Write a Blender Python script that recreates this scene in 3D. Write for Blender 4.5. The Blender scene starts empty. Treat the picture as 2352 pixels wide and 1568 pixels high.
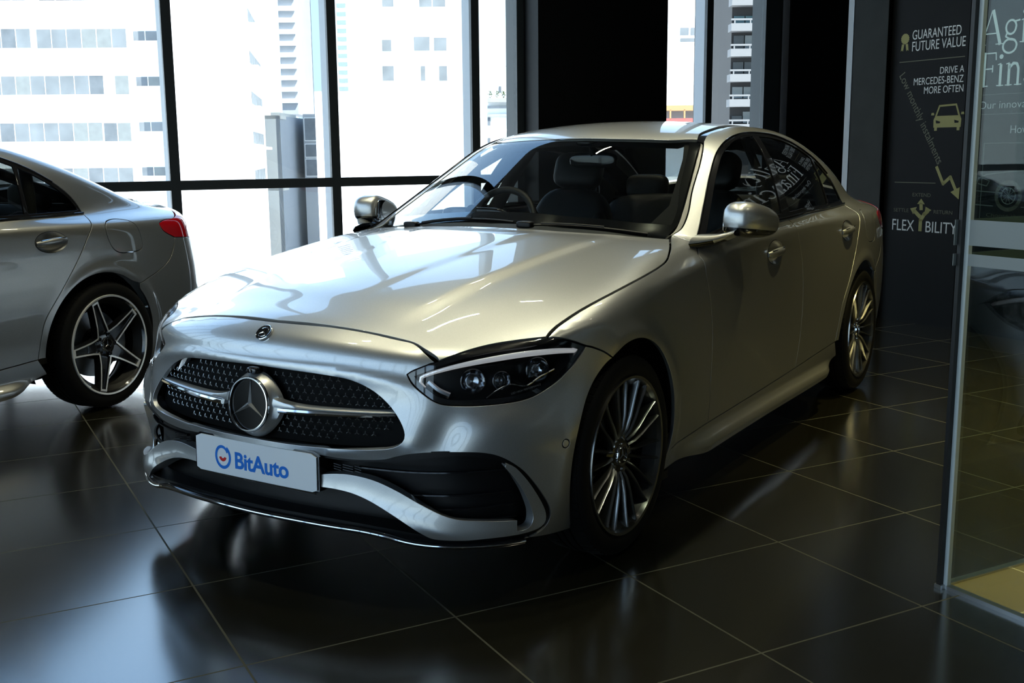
import bpy, bmesh, math, random
import numpy as np
from mathutils import Vector, Matrix
from mathutils.geometry import delaunay_2d_cdt
random.seed(7)
SC = bpy.context.scene
COL = SC.collection
PI = math.pi

# ------------------------------------------------------------------ camera
# World frame = the silver car's own frame: x forward, y to its left, z up,
# origin on the floor under its front axle.
CAM = Vector((3.0591, 2.3734, 1.2983))
RIGHT = Vector((-0.53205, 0.84667, -0.00886))
DOWN = Vector((0.15063, 0.08435, -0.98499))
FWD = Vector((-0.83321, -0.52540, -0.17241))
cd = bpy.data.cameras.new('camera')
cd.sensor_width = 36.0
cd.lens = 2492.4 / 2352 * 36.0
cd.clip_start, cd.clip_end = 0.05, 600
cam = bpy.data.objects.new('camera', cd)
COL.objects.link(cam)
m = Matrix((RIGHT, -DOWN, -FWD)).transposed().to_4x4()
m.translation = CAM
cam.matrix_world = m
SC.camera = cam

# ------------------------------------------------------------------ view
vs = SC.view_settings
vs.view_transform = 'Standard'
vs.look = 'None'
vs.gamma = 1.0
vs.use_curve_mapping = False
vs.exposure = 0.0
SC.cycles.use_denoising = True
SC.cycles.max_bounces = 10
SC.cycles.transparent_max_bounces = 16
SC.cycles.sample_clamp_indirect = 8.0
SC.cycles.caustics_reflective = False
SC.cycles.caustics_refractive = False

# ------------------------------------------------------------------ sky and sun
w = bpy.data.worlds.new('sky'); SC.world = w
w.use_nodes = True
nt = w.node_tree; nt.nodes.clear()
out = nt.nodes.new('ShaderNodeOutputWorld'); bg = nt.nodes.new('ShaderNodeBackground')
geo = nt.nodes.new('ShaderNodeTexCoord'); sep = nt.nodes.new('ShaderNodeSeparateXYZ')
rmp = nt.nodes.new('ShaderNodeValToRGB')
nt.links.new(geo.outputs['Generated'], sep.inputs[0]); nt.links.new(sep.outputs['Z'], rmp.inputs[0])
rmp.color_ramp.elements[0].position = 0.0; rmp.color_ramp.elements[0].color = (0.78, 0.93, 1.0, 1)
rmp.color_ramp.elements[1].position = 0.7; rmp.color_ramp.elements[1].color = (0.22, 0.50, 1.0, 1)
nt.links.new(rmp.outputs[0], bg.inputs[0]); nt.links.new(bg.outputs[0], out.inputs[0])
bg.inputs[1].default_value = 2.7
# room axes in this frame: E1 runs along the window wall, E2 runs from the camera towards it
E1 = Vector((-0.87181, 0.48985, 0.0)); E2 = Vector((-0.48985, -0.87181, 0.0))
def rm(s, d, z=0.0):
    """room point: s metres along the window wall and d metres towards it, from below the camera"""
    return Vector((CAM.x, CAM.y, 0)) + E1 * s + E2 * d + Vector((0, 0, z))
sun = bpy.data.lights.new('sun', 'SUN'); sun.energy = 19.0; sun.angle = 0.01; sun.color = (1.0, 0.97, 0.92)
suno = bpy.data.objects.new('sun', sun); COL.objects.link(suno)
sd = (E2 * 0.66 - E1 * 0.22 + Vector((0, 0, -0.95))).normalized()
suno.rotation_euler = sd.to_track_quat('-Z', 'Y').to_euler()
suno.location = rm(0, -30, 60)

# ------------------------------------------------------------------ helpers
def tag(o, label=None, cat=None, group=None, kind=None):
    if label: o['label'] = label
    if cat: o['category'] = cat
    if group: o['group'] = group
    if kind: o['kind'] = kind
    return o

def empty(name, loc=(0, 0, 0), rz=0.0, parent=None):
    o = bpy.data.objects.new(name, None); COL.objects.link(o)
    o.location = loc; o.rotation_euler = (0, 0, rz); o.empty_display_size = 0.2
    if parent: o.parent = parent
    return o

def link(name, me, mats, parent=None):
    o = bpy.data.objects.new(name, me); COL.objects.link(o)
    for mm in (mats if isinstance(mats, (list, tuple)) else [mats]): me.materials.append(mm)
    if parent: o.parent = parent
    return o

def mesh_obj(name, V, F, mats, parent=None, smooth=None, midx=None, normals=None):
    me = bpy.data.meshes.new(name)
    me.from_pydata([tuple(v) for v in V], [], [tuple(int(i) for i in f) for f in F])
    me.validate(clean_customdata=False)
    if midx is not None: me.polygons.foreach_set('material_index', np.asarray(midx, np.int32))
    if smooth is not None:
        me.polygons.foreach_set('use_smooth', np.ones(len(me.polygons), bool))
        if smooth < 3:
            bm = bmesh.new(); bm.from_mesh(me)
            for e in bm.edges:
                if len(e.link_faces) == 2 and e.calc_face_angle(0) > smooth: e.smooth = False
            bm.to_mesh(me); bm.free()
    if normals is not None and len(normals) == len(me.vertices):
        me.polygons.foreach_set('use_smooth', np.ones(len(me.polygons), bool))
        me.normals_split_custom_set_from_vertices([tuple(n) for n in normals])
    me.update()
    return link(name, me, mats, parent)

class MB:
    """collects shapes into one mesh"""
    def __init__(s): s.V, s.F, s.M = [], [], []
    def add(s, V, F, mi=0):
        b = len(s.V); s.V += [Vector(v) for v in V]; s.F += [[b + i for i in f] for f in F]; s.M += [mi] * len(F); return s
    def box(s, c, sz, R=None, mi=0, taper=None):
        h = [x / 2 for x in sz]; V = []
        for z in (-1, 1):
            for y in (-1, 1):
                for x in (-1, 1):
                    k = taper if (taper and z > 0) else 1.0
                    v = Vector((x * h[0] * k, y * h[1] * k, z * h[2]))
                    V.append((R @ v if R else v) + Vector(c))
        return s.add(V, [(0, 2, 3, 1), (4, 5, 7, 6), (0, 1, 5, 4), (2, 6, 7, 3), (0, 4, 6, 2), (1, 3, 7, 5)], mi)
    def hexa(s, P, mi=0):
        """8 points: bottom ring then top ring"""
        return s.add(P, [(3, 2, 1, 0), (4, 5, 6, 7), (0, 1, 5, 4), (1, 2, 6, 5), (2, 3, 7, 6), (3, 0, 4, 7)], mi)
    def rmbox(s, s0, s1, d0, d1, z0, z1, mi=0):
        return s.hexa([rm(a, b, c) for c in (z0, z1) for a, b in ((s0, d0), (s1, d0), (s1, d1), (s0, d1))], mi)
    def tube(s, P, r, n=10, mi=0, cap=True, flat=1.0, up=None):
        P = [Vector(p) for p in P]; N = len(P); rr = r if isinstance(r, (list, tuple)) else [r] * N
        V, F = [], []; pu = None
        for i, p in enumerate(P):
            t = (P[min(i + 1, N - 1)] - P[max(i - 1, 0)]).normalized()
            u0 = Vector(up) if up else (pu or (Vector((0, 0, 1)) if abs(t.z) < .9 else Vector((1, 0, 0))))
            a = (u0 - t * u0.dot(t)).normalized(); pu = a; b = t.cross(a)
            for k in range(n):
                q = 2 * PI * k / n; V.append(p + (a * math.cos(q) * flat + b * math.sin(q)) * rr[i])
        for i in range(N - 1):
            for k in range(n):
                k2 = (k + 1) % n; F.append((i * n + k, i * n + k2, (i + 1) * n + k2, (i + 1) * n + k))
        if cap: F.append(tuple(range(n - 1, -1, -1))); F.append(tuple((N - 1) * n + k for k in range(n)))
        return s.add(V, F, mi)
    def lathe(s, prof, n=48, c=(0, 0, 0), axis='y', mi=0, a0=0.0, a1=2 * PI, mis=None):
        """prof: (radius, height) pairs about an axis through c"""
        full = abs(a1 - a0 - 2 * PI) < 1e-6; m = n if full else n + 1; V, F = [], []; b = len(s.V)
        for i in range(m):
            q = a0 + (a1 - a0) * i / n
            for r, h in prof:
                if axis == 'y': v = (r * math.cos(q), h, r * math.sin(q))
                elif axis == 'z': v = (r * math.cos(q), r * math.sin(q), h)
                else: v = (h, r * math.cos(q), r * math.sin(q))
                V.append(Vector(v) + Vector(c))
        k = len(prof)
        for i in range(n):
            j = (i + 1) % m
            for t in range(k - 1): F.append((i * k + t, i * k + t + 1, j * k + t + 1, j * k + t))
        s.add(V, F, mi)
        if mis:
            for i in range(len(F)): s.M[-len(F) + i] = mis[i % (k - 1)]
        return s
    def prism(s, poly, fr, mi=0, mside=None):
        """poly of (u, v) extruded between two height values; fr maps (u, v, h) to space; fr=(fn, h0, h1)"""
        fn, h0, h1 = fr; n = len(poly); b = len(s.V)
        V = [fn(u, v, h0) for u, v in poly] + [fn(u, v, h1) for u, v in poly]
        s.add(V, [tuple(range(n - 1, -1, -1)), tuple(range(n, 2 * n))], mi)
        s.F += [[b + i, b + (i + 1) % n, b + n + (i + 1) % n, b + n + i] for i in range(n)]
        s.M += [mi if mside is None else mside] * n
        return s
    def build(s, name, mats, parent=None, smooth=0.6, bevel=0.0, fix=True):
        me = bpy.data.meshes.new(name)
        me.from_pydata([tuple(v) for v in s.V], [], s.F)
        me.polygons.foreach_set('material_index', np.asarray(s.M, np.int32))
        bm = bmesh.new(); bm.from_mesh(me)
        if fix: bmesh.ops.recalc_face_normals(bm, faces=bm.faces)
        if bevel:
            ed = [e for e in bm.edges if len(e.link_faces) == 2 and e.calc_face_angle(0) > 0.6]
            bmesh.ops.bevel(bm, geom=ed, offset=bevel, segments=2, profile=0.6, affect='EDGES', clamp_overlap=True)
        if smooth is not None:
            for f in bm.faces: f.smooth = True
            for e in bm.edges:
                if len(e.link_faces) == 2 and e.calc_face_angle(0) > smooth: e.smooth = False
        bm.to_mesh(me); bm.free()
        return link(name, me, mats, parent)

def copy_tree(o, parent=None):
    c = o.copy(); COL.objects.link(c)
    if parent: c.parent = parent
    for ch in list(o.children): copy_tree(ch, c)
    return c

def catmull(P, step, closed=False):
    """smooth resampling of a polyline of 3-D (or 2-D) points"""
    P = np.asarray(P, float); n = len(P)
    if n < 3 and not closed:
        L = np.linalg.norm(P[1] - P[0]); k = max(1, int(round(L / step)))
        return np.array([P[0] + (P[1] - P[0]) * i / k for i in range(k + 1)])
    out = []; segs = n if closed else n - 1
    for i in range(segs):
        p1, p2 = P[i], P[(i + 1) % n]
        p0 = P[(i - 1) % n] if (closed or i > 0) else 2 * p1 - p2
        p3 = P[(i + 2) % n] if (closed or i + 2 < n) else 2 * p2 - p1
        L = np.linalg.norm(p2 - p1); k = max(1, int(round(L / step)))
        d1 = (p2 - p0) / 2; d2 = (p3 - p1) / 2
        l0, l2 = np.linalg.norm(p1 - p0) + 1e-9, np.linalg.norm(p3 - p2) + 1e-9
        d1 = d1 * min(1, 2 * L / (l0 + L)); d2 = d2 * min(1, 2 * L / (l2 + L))
        for j in range(k):
            t = j / k
            out.append((2 * t**3 - 3 * t**2 + 1) * p1 + (t**3 - 2 * t**2 + t) * d1 + (-2 * t**3 + 3 * t**2) * p2 + (t**3 - t**2) * d2)
    if not closed: out.append(P[-1])
    return np.array(out)

def join(*segs):
    """segments sharing end points -> one list without doubled corners"""
    out = []
    for s_ in segs:
        for p in s_:
            if not out or np.linalg.norm(np.asarray(out[-1]) - np.asarray(p)) > 1e-4: out.append(tuple(p))
    if np.linalg.norm(np.asarray(out[0]) - np.asarray(out[-1])) < 1e-4: out.pop()
    return out

# ------------------------------------------------------------------ materials
def new_mat(name):
    mt = bpy.data.materials.new(name); mt.use_nodes = True
    n = mt.node_tree; b = n.nodes['Principled BSDF']
    return mt, n, b

def pmat(name, col, rough=0.5, metal=0.0, coat=0.0, spec=0.5, noise=0.0, nscale=40.0, bump=0.0, emit=None, estr=0.0, coatr=0.03):
    mt, n, b = new_mat(name)
    b.inputs['Base Color'].default_value = (*col, 1); b.inputs['Roughness'].default_value = rough
    b.inputs['Metallic'].default_value = metal; b.inputs['Coat Weight'].default_value = coat
    b.inputs['Coat Roughness'].default_value = coatr; b.inputs['Specular IOR Level'].default_value = spec
    if emit: b.inputs['Emission Color'].default_value = (*emit, 1); b.inputs['Emission Strength'].default_value = estr
    tc = n.nodes.new('ShaderNodeTexCoord'); nz = n.nodes.new('ShaderNodeTexNoise')
    nz.inputs['Scale'].default_value = nscale; nz.inputs['Detail'].default_value = 3
    n.links.new(tc.outputs['Object'], nz.inputs['Vector'])
    if noise:
        mx = n.nodes.new('ShaderNodeMix'); mx.data_type = 'RGBA'
        mx.inputs['A'].default_value = (*[c * (1 - noise) for c in col], 1); mx.inputs['B'].default_value = (*[min(1, c * (1 + noise)) for c in col], 1)
        n.links.new(nz.outputs['Fac'], mx.inputs['Factor']); n.links.new(mx.outputs['Result'], b.inputs['Base Color'])
    if bump:
        bp = n.nodes.new('ShaderNodeBump'); bp.inputs['Strength'].default_value = bump; bp.inputs['Distance'].default_value = 0.002
        n.links.new(nz.outputs['Fac'], bp.inputs['Height']); n.links.new(bp.outputs[0], b.inputs['Normal'])
    return mt

def glass_mat(name, tint=(1, 1, 1), refl=1.0, rough=0.0, ior=1.5):
    """thin pane: Fresnel mirror over tinted clear"""
    mt = bpy.data.materials.new(name); mt.use_nodes = True; n = mt.node_tree; n.nodes.clear()
    o = n.nodes.new('ShaderNodeOutputMaterial'); mx = n.nodes.new('ShaderNodeMixShader')
    t = n.nodes.new('ShaderNodeBsdfTransparent'); g = n.nodes.new('ShaderNodeBsdfGlossy'); f = n.nodes.new('ShaderNodeFresnel')
    t.inputs[0].default_value = (*tint, 1); g.inputs['Roughness'].default_value = rough; g.inputs[0].default_value = (refl, refl, refl, 1)
    ge = n.nodes.new('ShaderNodeNewGeometry'); ex = n.nodes.new('ShaderNodeMath'); ex.operation = 'MULTIPLY_ADD'; ex.inputs[1].default_value = -2.0; ex.inputs[2].default_value = 1.0
    pw = n.nodes.new('ShaderNodeMath'); pw.operation = 'POWER'; pw.inputs[0].default_value = ior      # same Fresnel on both faces of the pane
    n.links.new(ge.outputs['Backfacing'], ex.inputs[0]); n.links.new(ex.outputs[0], pw.inputs[1]); n.links.new(pw.outputs[0], f.inputs['IOR'])
    n.links.new(f.outputs[0], mx.inputs[0]); n.links.new(t.outputs[0], mx.inputs[1]); n.links.new(g.outputs[0], mx.inputs[2])
    n.links.new(mx.outputs[0], o.inputs[0])
    return mt

def emat(name, col, s_):
    return pmat(name, (0.02, 0.02, 0.02), 0.5, emit=col, estr=s_)

def paint_mat(name, col):
    mt, n, b = new_mat(name)
    tc = n.nodes.new('ShaderNodeTexCoord'); vo = n.nodes.new('ShaderNodeTexVoronoi'); vo.inputs['Scale'].default_value = 900
    n.links.new(tc.outputs['Object'], vo.inputs['Vector'])
    hs = n.nodes.new('ShaderNodeMix'); hs.data_type = 'RGBA'
    hs.inputs['A'].default_value = (*[c * 0.93 for c in col], 1); hs.inputs['B'].default_value = (*[min(1, c * 1.07) for c in col], 1)
    sp_ = n.nodes.new('ShaderNodeSeparateColor'); n.links.new(vo.outputs['Color'], sp_.inputs[0])
    n.links.new(sp_.outputs[0], hs.inputs['Factor']); n.links.new(hs.outputs['Result'], b.inputs['Base Color'])
    b.inputs['Metallic'].default_value = 0.80; b.inputs['Roughness'].default_value = 0.36
    b.inputs['Coat Weight'].default_value = 1.0; b.inputs['Coat Roughness'].default_value = 0.015; b.inputs['Coat IOR'].default_value = 1.55
    return mt

def text_mesh(body, size, font_scale_x=1.0, extrude=0.0, align='LEFT', bold=0.0, spacing=1.0):
    cu = bpy.data.curves.new('t', 'FONT'); cu.body = body; cu.size = size; cu.extrude = extrude; cu.align_x = align
    cu.offset = bold; cu.space_character = spacing; cu.resolution_u = 5
    o = bpy.data.objects.new('t', cu); COL.objects.link(o)
    dg = bpy.context.evaluated_depsgraph_get(); dg.update()
    me = bpy.data.meshes.new_from_object(o.evaluated_get(dg))
    V = [v.co.copy() for v in me.vertices]; F = [tuple(p.vertices) for p in me.polygons]
    for v in V: v.x *= font_scale_x
    bpy.data.objects.remove(o); bpy.data.curves.remove(cu); bpy.data.meshes.remove(me)
    return V, F

M = {}
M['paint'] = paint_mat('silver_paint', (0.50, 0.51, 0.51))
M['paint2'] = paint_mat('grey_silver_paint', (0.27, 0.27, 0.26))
M['black_gloss'] = pmat('black_gloss', (0.008, 0.008, 0.009), 0.08, spec=0.5, coat=0.6)
M['black_plastic'] = pmat('black_plastic', (0.005, 0.005, 0.0055), 0.42, spec=0.22, nscale=300, bump=0.08)
M['trim_grey'] = pmat('trim_grey', (0.06, 0.058, 0.045), 0.3, spec=0.6)
M['chrome'] = pmat('chrome', (0.82, 0.83, 0.84), 0.06, metal=1.0)
M['satin'] = pmat('satin_silver', (0.62, 0.64, 0.65), 0.3, metal=1.0)
M['dark_chrome'] = pmat('dark_chrome', (0.22, 0.22, 0.23), 0.1, metal=1.0)
M['tyre'] = pmat('tyre_rubber', (0.004, 0.004, 0.004), 0.7, spec=0.12, nscale=120, bump=0.15)
M['rim_grey'] = pmat('rim_grey', (0.13, 0.13, 0.125), 0.22, metal=0.9, coat=0.5)
M['rim_edge'] = pmat('rim_edge', (0.40, 0.40, 0.39), 0.22, metal=1.0)
M['rim_dark'] = pmat('rim_dark', (0.05, 0.05, 0.052), 0.3, metal=0.6)
M['rim_bright'] = pmat('rim_bright', (0.88, 0.88, 0.87), 0.38, metal=0.55)
M['rim_black'] = pmat('rim_black', (0.008, 0.008, 0.009), 0.15, coat=0.8)
M['disc'] = pmat('brake_disc', (0.38, 0.38, 0.38), 0.35, metal=1.0, nscale=60, noise=0.2)
M['caliper'] = pmat('caliper_grey', (0.22, 0.23, 0.24), 0.35, metal=0.6)
M['glass'] = glass_mat('clear_glass', (0.62, 0.65, 0.64), ior=1.32)
M['glass_dark'] = glass_mat('dark_glass', (0.36, 0.38, 0.37), ior=1.42)
M['lens'] = glass_mat('lamp_lens', (0.95, 0.96, 0.97), ior=1.45)
M['leather'] = pmat('black_leather', (0.008, 0.008, 0.008), 0.5, nscale=200, bump=0.2)
M['fabric'] = pmat('headliner', (0.012, 0.012, 0.012), 0.9, nscale=200)
M['dash'] = pmat('dashboard_skin', (0.012, 0.0125, 0.013), 0.55, nscale=260, bump=0.12)
M['drl'] = pmat('light_guide', (0.92, 0.93, 0.95), 0.18, metal=0.5, nscale=150, bump=0.4, emit=(.95, .97, 1), estr=.25)  # slight glow stands in for reflections on the unlit guide
M['reflector'] = pmat('lamp_reflector', (0.45, 0.46, 0.48), 0.12, metal=1.0)
M['red'] = pmat('red_lamp', (0.42, 0.004, 0.010), 0.08, coat=1.0, emit=(1, 0.02, 0.03), estr=0.0)
M['plate'] = pmat('plate_white', (0.90, 0.91, 0.92), 0.4)
M['blue'] = pmat('blue_ink', (0.0, 0.17, 0.68), 0.5)
M['redink'] = pmat('red_ink', (0.62, 0.012, 0.01), 0.5)
M['ink'] = pmat('dark_ink', (0.04, 0.04, 0.04), 0.5)
M['teal'] = pmat('teal_film', (0.20, 0.45, 0.52), 0.3)
M['paper'] = pmat('paper', (0.80, 0.80, 0.80), 0.6)
M['underbody'] = pmat('underbody', (0.010, 0.010, 0.010), 0.8)
M['frame'] = pmat('window_frame_grey', (0.030, 0.036, 0.038), 0.45, metal=0.3, nscale=80, noise=0.15)
M['fin'] = pmat('lit_fin_grey', (0.35, 0.37, 0.38), 0.5)  # mullion sides paler than the frame: daylight on them put into the colour
M['wall_dark'] = pmat('wall_dark', (0.012, 0.012, 0.012), 0.5, nscale=20, noise=0.2)
M['panel_black'] = pmat('black_panel', (0.003, 0.003, 0.003), 0.5, spec=0.08)
M['pylon'] = pmat('black_cladding', (0.003, 0.003, 0.003), 0.45, spec=0.15)
M['ceil'] = pmat('ceiling_paint', (0.03, 0.03, 0.028), 0.9, nscale=8, noise=0.04)
M['steel'] = pmat('brushed_steel', (0.011, 0.011, 0.010), 0.34, metal=1.0, nscale=6, noise=0.25)
M['wglass'] = glass_mat('window_glass', (0.94, 0.97, 0.97), ior=1.4)
M['pglass'] = glass_mat('partition_glass', (0.82, 0.88, 0.87), ior=1.36)
M['frost'] = pmat('frosted_film', (0.24, 0.265, 0.265), 0.6)
M['gedge'] = pmat('glass_edge', (0.55, 0.60, 0.60), 0.25)
M['seal'] = pmat('black_seal', (0.004, 0.004, 0.004), 0.5)
M['white_ink'] = pmat('white_lettering', (0.42, 0.44, 0.45), 0.6)
M['grey_ink'] = pmat('grey_lettering', (0.10, 0.10, 0.09), 0.6)
M['gold_ink'] = pmat('gold_lettering', (0.15, 0.14, 0.03), 0.6)
M['gold_dim'] = pmat('dull_gold_lettering', (0.05, 0.05, 0.022), 0.6)
M['line_ink'] = pmat('pale_line', (0.09, 0.10, 0.08), 0.6)
M['led'] = emat('led', (1.0, 0.93, 0.72), 60.0)
M['lamp_body'] = pmat('lamp_body', (0.03, 0.03, 0.03), 0.5)
M['white_wall'] = pmat('white_render', (0.86, 0.87, 0.86), 0.8, nscale=0.4, noise=0.03)
M['cream_wall'] = pmat('cream_render', (0.48, 0.44, 0.38), 0.8, nscale=0.4, noise=0.05)
M['grey_wall'] = pmat('grey_render', (0.25, 0.26, 0.27), 0.8, nscale=0.6, noise=0.1)
M['blue_wall'] = pmat('blue_tower_cladding', (0.19, 0.25, 0.29), 0.4, nscale=0.3, noise=0.06)
M['win_pale'] = pmat('pale_window', (0.145, 0.16, 0.17), 0.5, nscale=0.9, noise=0.45)
M['win_mid'] = pmat('mid_window', (0.105, 0.118, 0.13), 0.5, nscale=1.5, noise=0.5)
M['win_dark'] = pmat('dark_window', (0.025, 0.03, 0.033), 0.4, nscale=2.0, noise=0.4)
M['curtain'] = pmat('curtain', (0.16, 0.175, 0.175), 0.8, nscale=3, noise=0.2)
M['teal_curtain'] = pmat('teal_curtain', (0.06, 0.11, 0.12), 0.8, nscale=3, noise=0.2)
M['slab_white'] = pmat('white_balcony', (0.16, 0.16, 0.16), 0.7)
M['tower_dark'] = pmat('dark_tower', (0.014, 0.013, 0.013), 0.7)
M['orange'] = pmat('orange_paint', (0.40, 0.22, 0.10), 0.7)
M['red_rail'] = pmat('red_paint', (0.38, 0.09, 0.08), 0.6)
M['leaf'] = pmat('leaf', (0.06, 0.08, 0.03), 0.7, nscale=3, noise=0.4)
M['street'] = pmat('street', (0.55, 0.55, 0.54), 0.9, nscale=0.2, noise=0.1)
M['tan'] = pmat('tan_stone', (0.30, 0.20, 0.06), 0.35, nscale=14, noise=0.35)

def tile_mat(name, col, joint, size, rough, width=0.0026):
    """square stone tiles with thin joints, laid out in the object's own axes"""
    mt, n, b = new_mat(name); b.inputs['Specular IOR Level'].default_value = 1.0; b.inputs['Coat Weight'].default_value = 0.9; b.inputs['Coat Roughness'].default_value = 0.17; b.inputs['Coat IOR'].default_value = 1.7
    tc = n.nodes.new('ShaderNodeTexCoord'); sx = n.nodes.new('ShaderNodeSeparateXYZ'); n.links.new(tc.outputs['Object'], sx.inputs[0])
    def near(sock):
        d = n.nodes.new('ShaderNodeMath'); d.operation = 'DIVIDE'; d.inputs[1].default_value = size; n.links.new(sock, d.inputs[0])
        r = n.nodes.new('ShaderNodeMath'); r.operation = 'ROUND'; n.links.new(d.outputs[0], r.inputs[0])
        s_ = n.nodes.new('ShaderNodeMath'); s_.operation = 'SUBTRACT'; n.links.new(d.outputs[0], s_.inputs[0]); n.links.new(r.outputs[0], s_.inputs[1])
        a = n.nodes.new('ShaderNodeMath'); a.operation = 'ABSOLUTE'; n.links.new(s_.outputs[0], a.inputs[0])
        l = n.nodes.new('ShaderNodeMath'); l.operation = 'LESS_THAN'; l.inputs[1].default_value = width / size; n.links.new(a.outputs[0], l.inputs[0])
        return l.outputs[0]
    mx = n.nodes.new('ShaderNodeMath'); mx.operation = 'MAXIMUM'; n.links.new(near(sx.outputs['X']), mx.inputs[0]); n.links.new(near(sx.outputs['Y']), mx.inputs[1])
    fl = n.nodes.new('ShaderNodeVectorMath'); fl.operation = 'SCALE'; fl.inputs['Scale'].default_value = 1 / size; n.links.new(tc.outputs['Object'], fl.inputs[0])
    ff = n.nodes.new('ShaderNodeVectorMath'); ff.operation = 'FLOOR'; n.links.new(fl.outputs[0], ff.inputs[0])
    wn = n.nodes.new('ShaderNodeTexWhiteNoise'); n.links.new(ff.outputs[0], wn.inputs['Vector'])
    nz = n.nodes.new('ShaderNodeTexNoise'); nz.inputs['Scale'].default_value = 420; nz.inputs['Detail'].default_value = 2; n.links.new(tc.outputs['Object'], nz.inputs['Vector'])
    c1 = n.nodes.new('ShaderNodeMix'); c1.data_type = 'RGBA'; c1.inputs['A'].default_value = (*[c * .8 for c in col], 1); c1.inputs['B'].default_value = (*[c * 1.25 for c in col], 1)
    av = n.nodes.new('ShaderNodeMath'); av.operation = 'MULTIPLY_ADD'; av.inputs[1].default_value = .35; n.links.new(wn.outputs['Value'], av.inputs[0])
    m2 = n.nodes.new('ShaderNodeMath'); m2.operation = 'MULTIPLY'; m2.inputs[1].default_value = .65; n.links.new(nz.outputs['Fac'], m2.inputs[0]); n.links.new(m2.outputs[0], av.inputs[2])
    n.links.new(av.outputs[0], c1.inputs['Factor'])
    c2 = n.nodes.new('ShaderNodeMix'); c2.data_type = 'RGBA'; c2.inputs['B'].default_value = (*joint, 1)
    n.links.new(mx.outputs[0], c2.inputs['Factor']); n.links.new(c1.outputs['Result'], c2.inputs['A']); n.links.new(c2.outputs['Result'], b.inputs['Base Color'])
    rg = n.nodes.new('ShaderNodeMath'); rg.operation = 'MULTIPLY_ADD'; rg.inputs[1].default_value = .10; rg.inputs[2].default_value = rough; n.links.new(nz.outputs['Fac'], rg.inputs[0]); jr = n.nodes.new('ShaderNodeMath'); jr.operation = 'MULTIPLY_ADD'; jr.inputs[1].default_value = .5; n.links.new(mx.outputs[0], jr.inputs[0]); n.links.new(rg.outputs[0], jr.inputs[2]); n.links.new(jr.outputs[0], b.inputs['Roughness'])
    js = n.nodes.new('ShaderNodeMath'); js.operation = 'MULTIPLY_ADD'; js.inputs[1].default_value = -.95; js.inputs[2].default_value = 1.0; n.links.new(mx.outputs[0], js.inputs[0]); n.links.new(js.outputs[0], b.inputs['Specular IOR Level']); n.links.new(js.outputs[0], b.inputs['Coat Weight'])
    bp = n.nodes.new('ShaderNodeBump'); bp.inputs['Strength'].default_value = .12; bp.inputs['Distance'].default_value = .001; n.links.new(nz.outputs['Fac'], bp.inputs['Height']); n.links.new(bp.outputs[0], b.inputs['Normal'])
    return mt
M['floor'] = tile_mat('dark_floor_tile', (0.0080, 0.0076, 0.0042), (0.060, 0.060, 0.045), 0.6, 0.12, .003)
M['grille_black'] = pmat('grille_black', (0.002, 0.002, 0.002), 0.6, spec=0.08)
M['lamp_black'] = pmat('lamp_black', (0.003, 0.003, 0.003), 0.35, spec=0.2)
M['emblem_black'] = pmat('emblem_black', (0.002, 0.002, 0.002), 0.15, spec=0.2)
M['heading_ink'] = pmat('white_heading', (0.85, 0.87, 0.88), 0.6)
M['bulkhead'] = pmat('dark_bulkhead', (0.012, 0.012, 0.012), 0.8)
M['rim_matt'] = pmat('rim_matt_black', (0.004, 0.004, 0.004), 0.5, spec=0.2)
M['star'] = pmat('star_chrome', (0.70, 0.71, 0.72), 0.26, metal=0.9)

# ------------------------------------------------------------------ car body surface
# G(P) is zero on the outer skin of the car, negative inside; side, top, nose, tail and
# greenhouse are smooth functions in metres, blended where they meet.
class Sp:
    """natural cubic spline, linear beyond its ends"""
    def __init__(s,pts):
        pts=sorted(pts); x=np.array([p[0] for p in pts],float); y=np.array([p[1] for p in pts],float)
        n=len(x); h=np.diff(x); A=np.eye(n); b=np.zeros(n)
        for i in range(1,n-1):
            A[i,i-1]=h[i-1]; A[i,i]=2*(h[i-1]+h[i]); A[i,i+1]=h[i]
            b[i]=6*((y[i+1]-y[i])/h[i]-(y[i]-y[i-1])/h[i-1])
        s.x,s.y,s.h,s.m=x,y,h,np.linalg.solve(A,b)
    def __call__(s,q):
        q=np.asarray(q,float); qc=np.clip(q,s.x[0],s.x[-1])
        i=np.clip(np.searchsorted(s.x,qc)-1,0,len(s.h)-1)
        h=s.h[i]; a=(s.x[i+1]-qc); b=(qc-s.x[i]); m0,m1=s.m[i],s.m[i+1]
        v=(m0*a**3+m1*b**3)/(6*h)+(s.y[i]/h-m0*h/6)*a+(s.y[i+1]/h-m1*h/6)*b
        d=(-m0*a**2+m1*b**2)/(2*h)-(s.y[i]/h-m0*h/6)+(s.y[i+1]/h-m1*h/6)
        return v+d*(q-qc)
def smax(a,b,k):
    h=np.clip(k-np.abs(a-b),0,None)/k
    return np.maximum(a,b)+h*h*h*k/6
def smin(a,b,k): return -smax(-a,-b,k)
def sstep(x,a,b):
    t=np.clip((x-a)/(b-a),0,1); return t*t*t*(t*(t*6-15)+10)
def splus(q,w): return .5*(q+np.sqrt(q*q+w*w))
hood_z=Sp([(.80,.700),(.705,.766),(.653,.792),(.5,.836),(.25,.889),(0,.931),(-.25,.966),(-.5,.995),(-.7,1.010),(-.9,1.035),(-1.2,1.07),(-1.6,1.09),(-2.3,1.09),(-2.9,1.080),(-3.25,1.076),(-3.55,1.066),(-3.75,1.048),(-3.95,1.02)])
hood_c=Sp([(.75,.24),(.6,.235),(.3,.15),(0,.105),(-.6,.08),(-1,.08),(-2,.10),(-3,.16),(-3.9,.18)])
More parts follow.
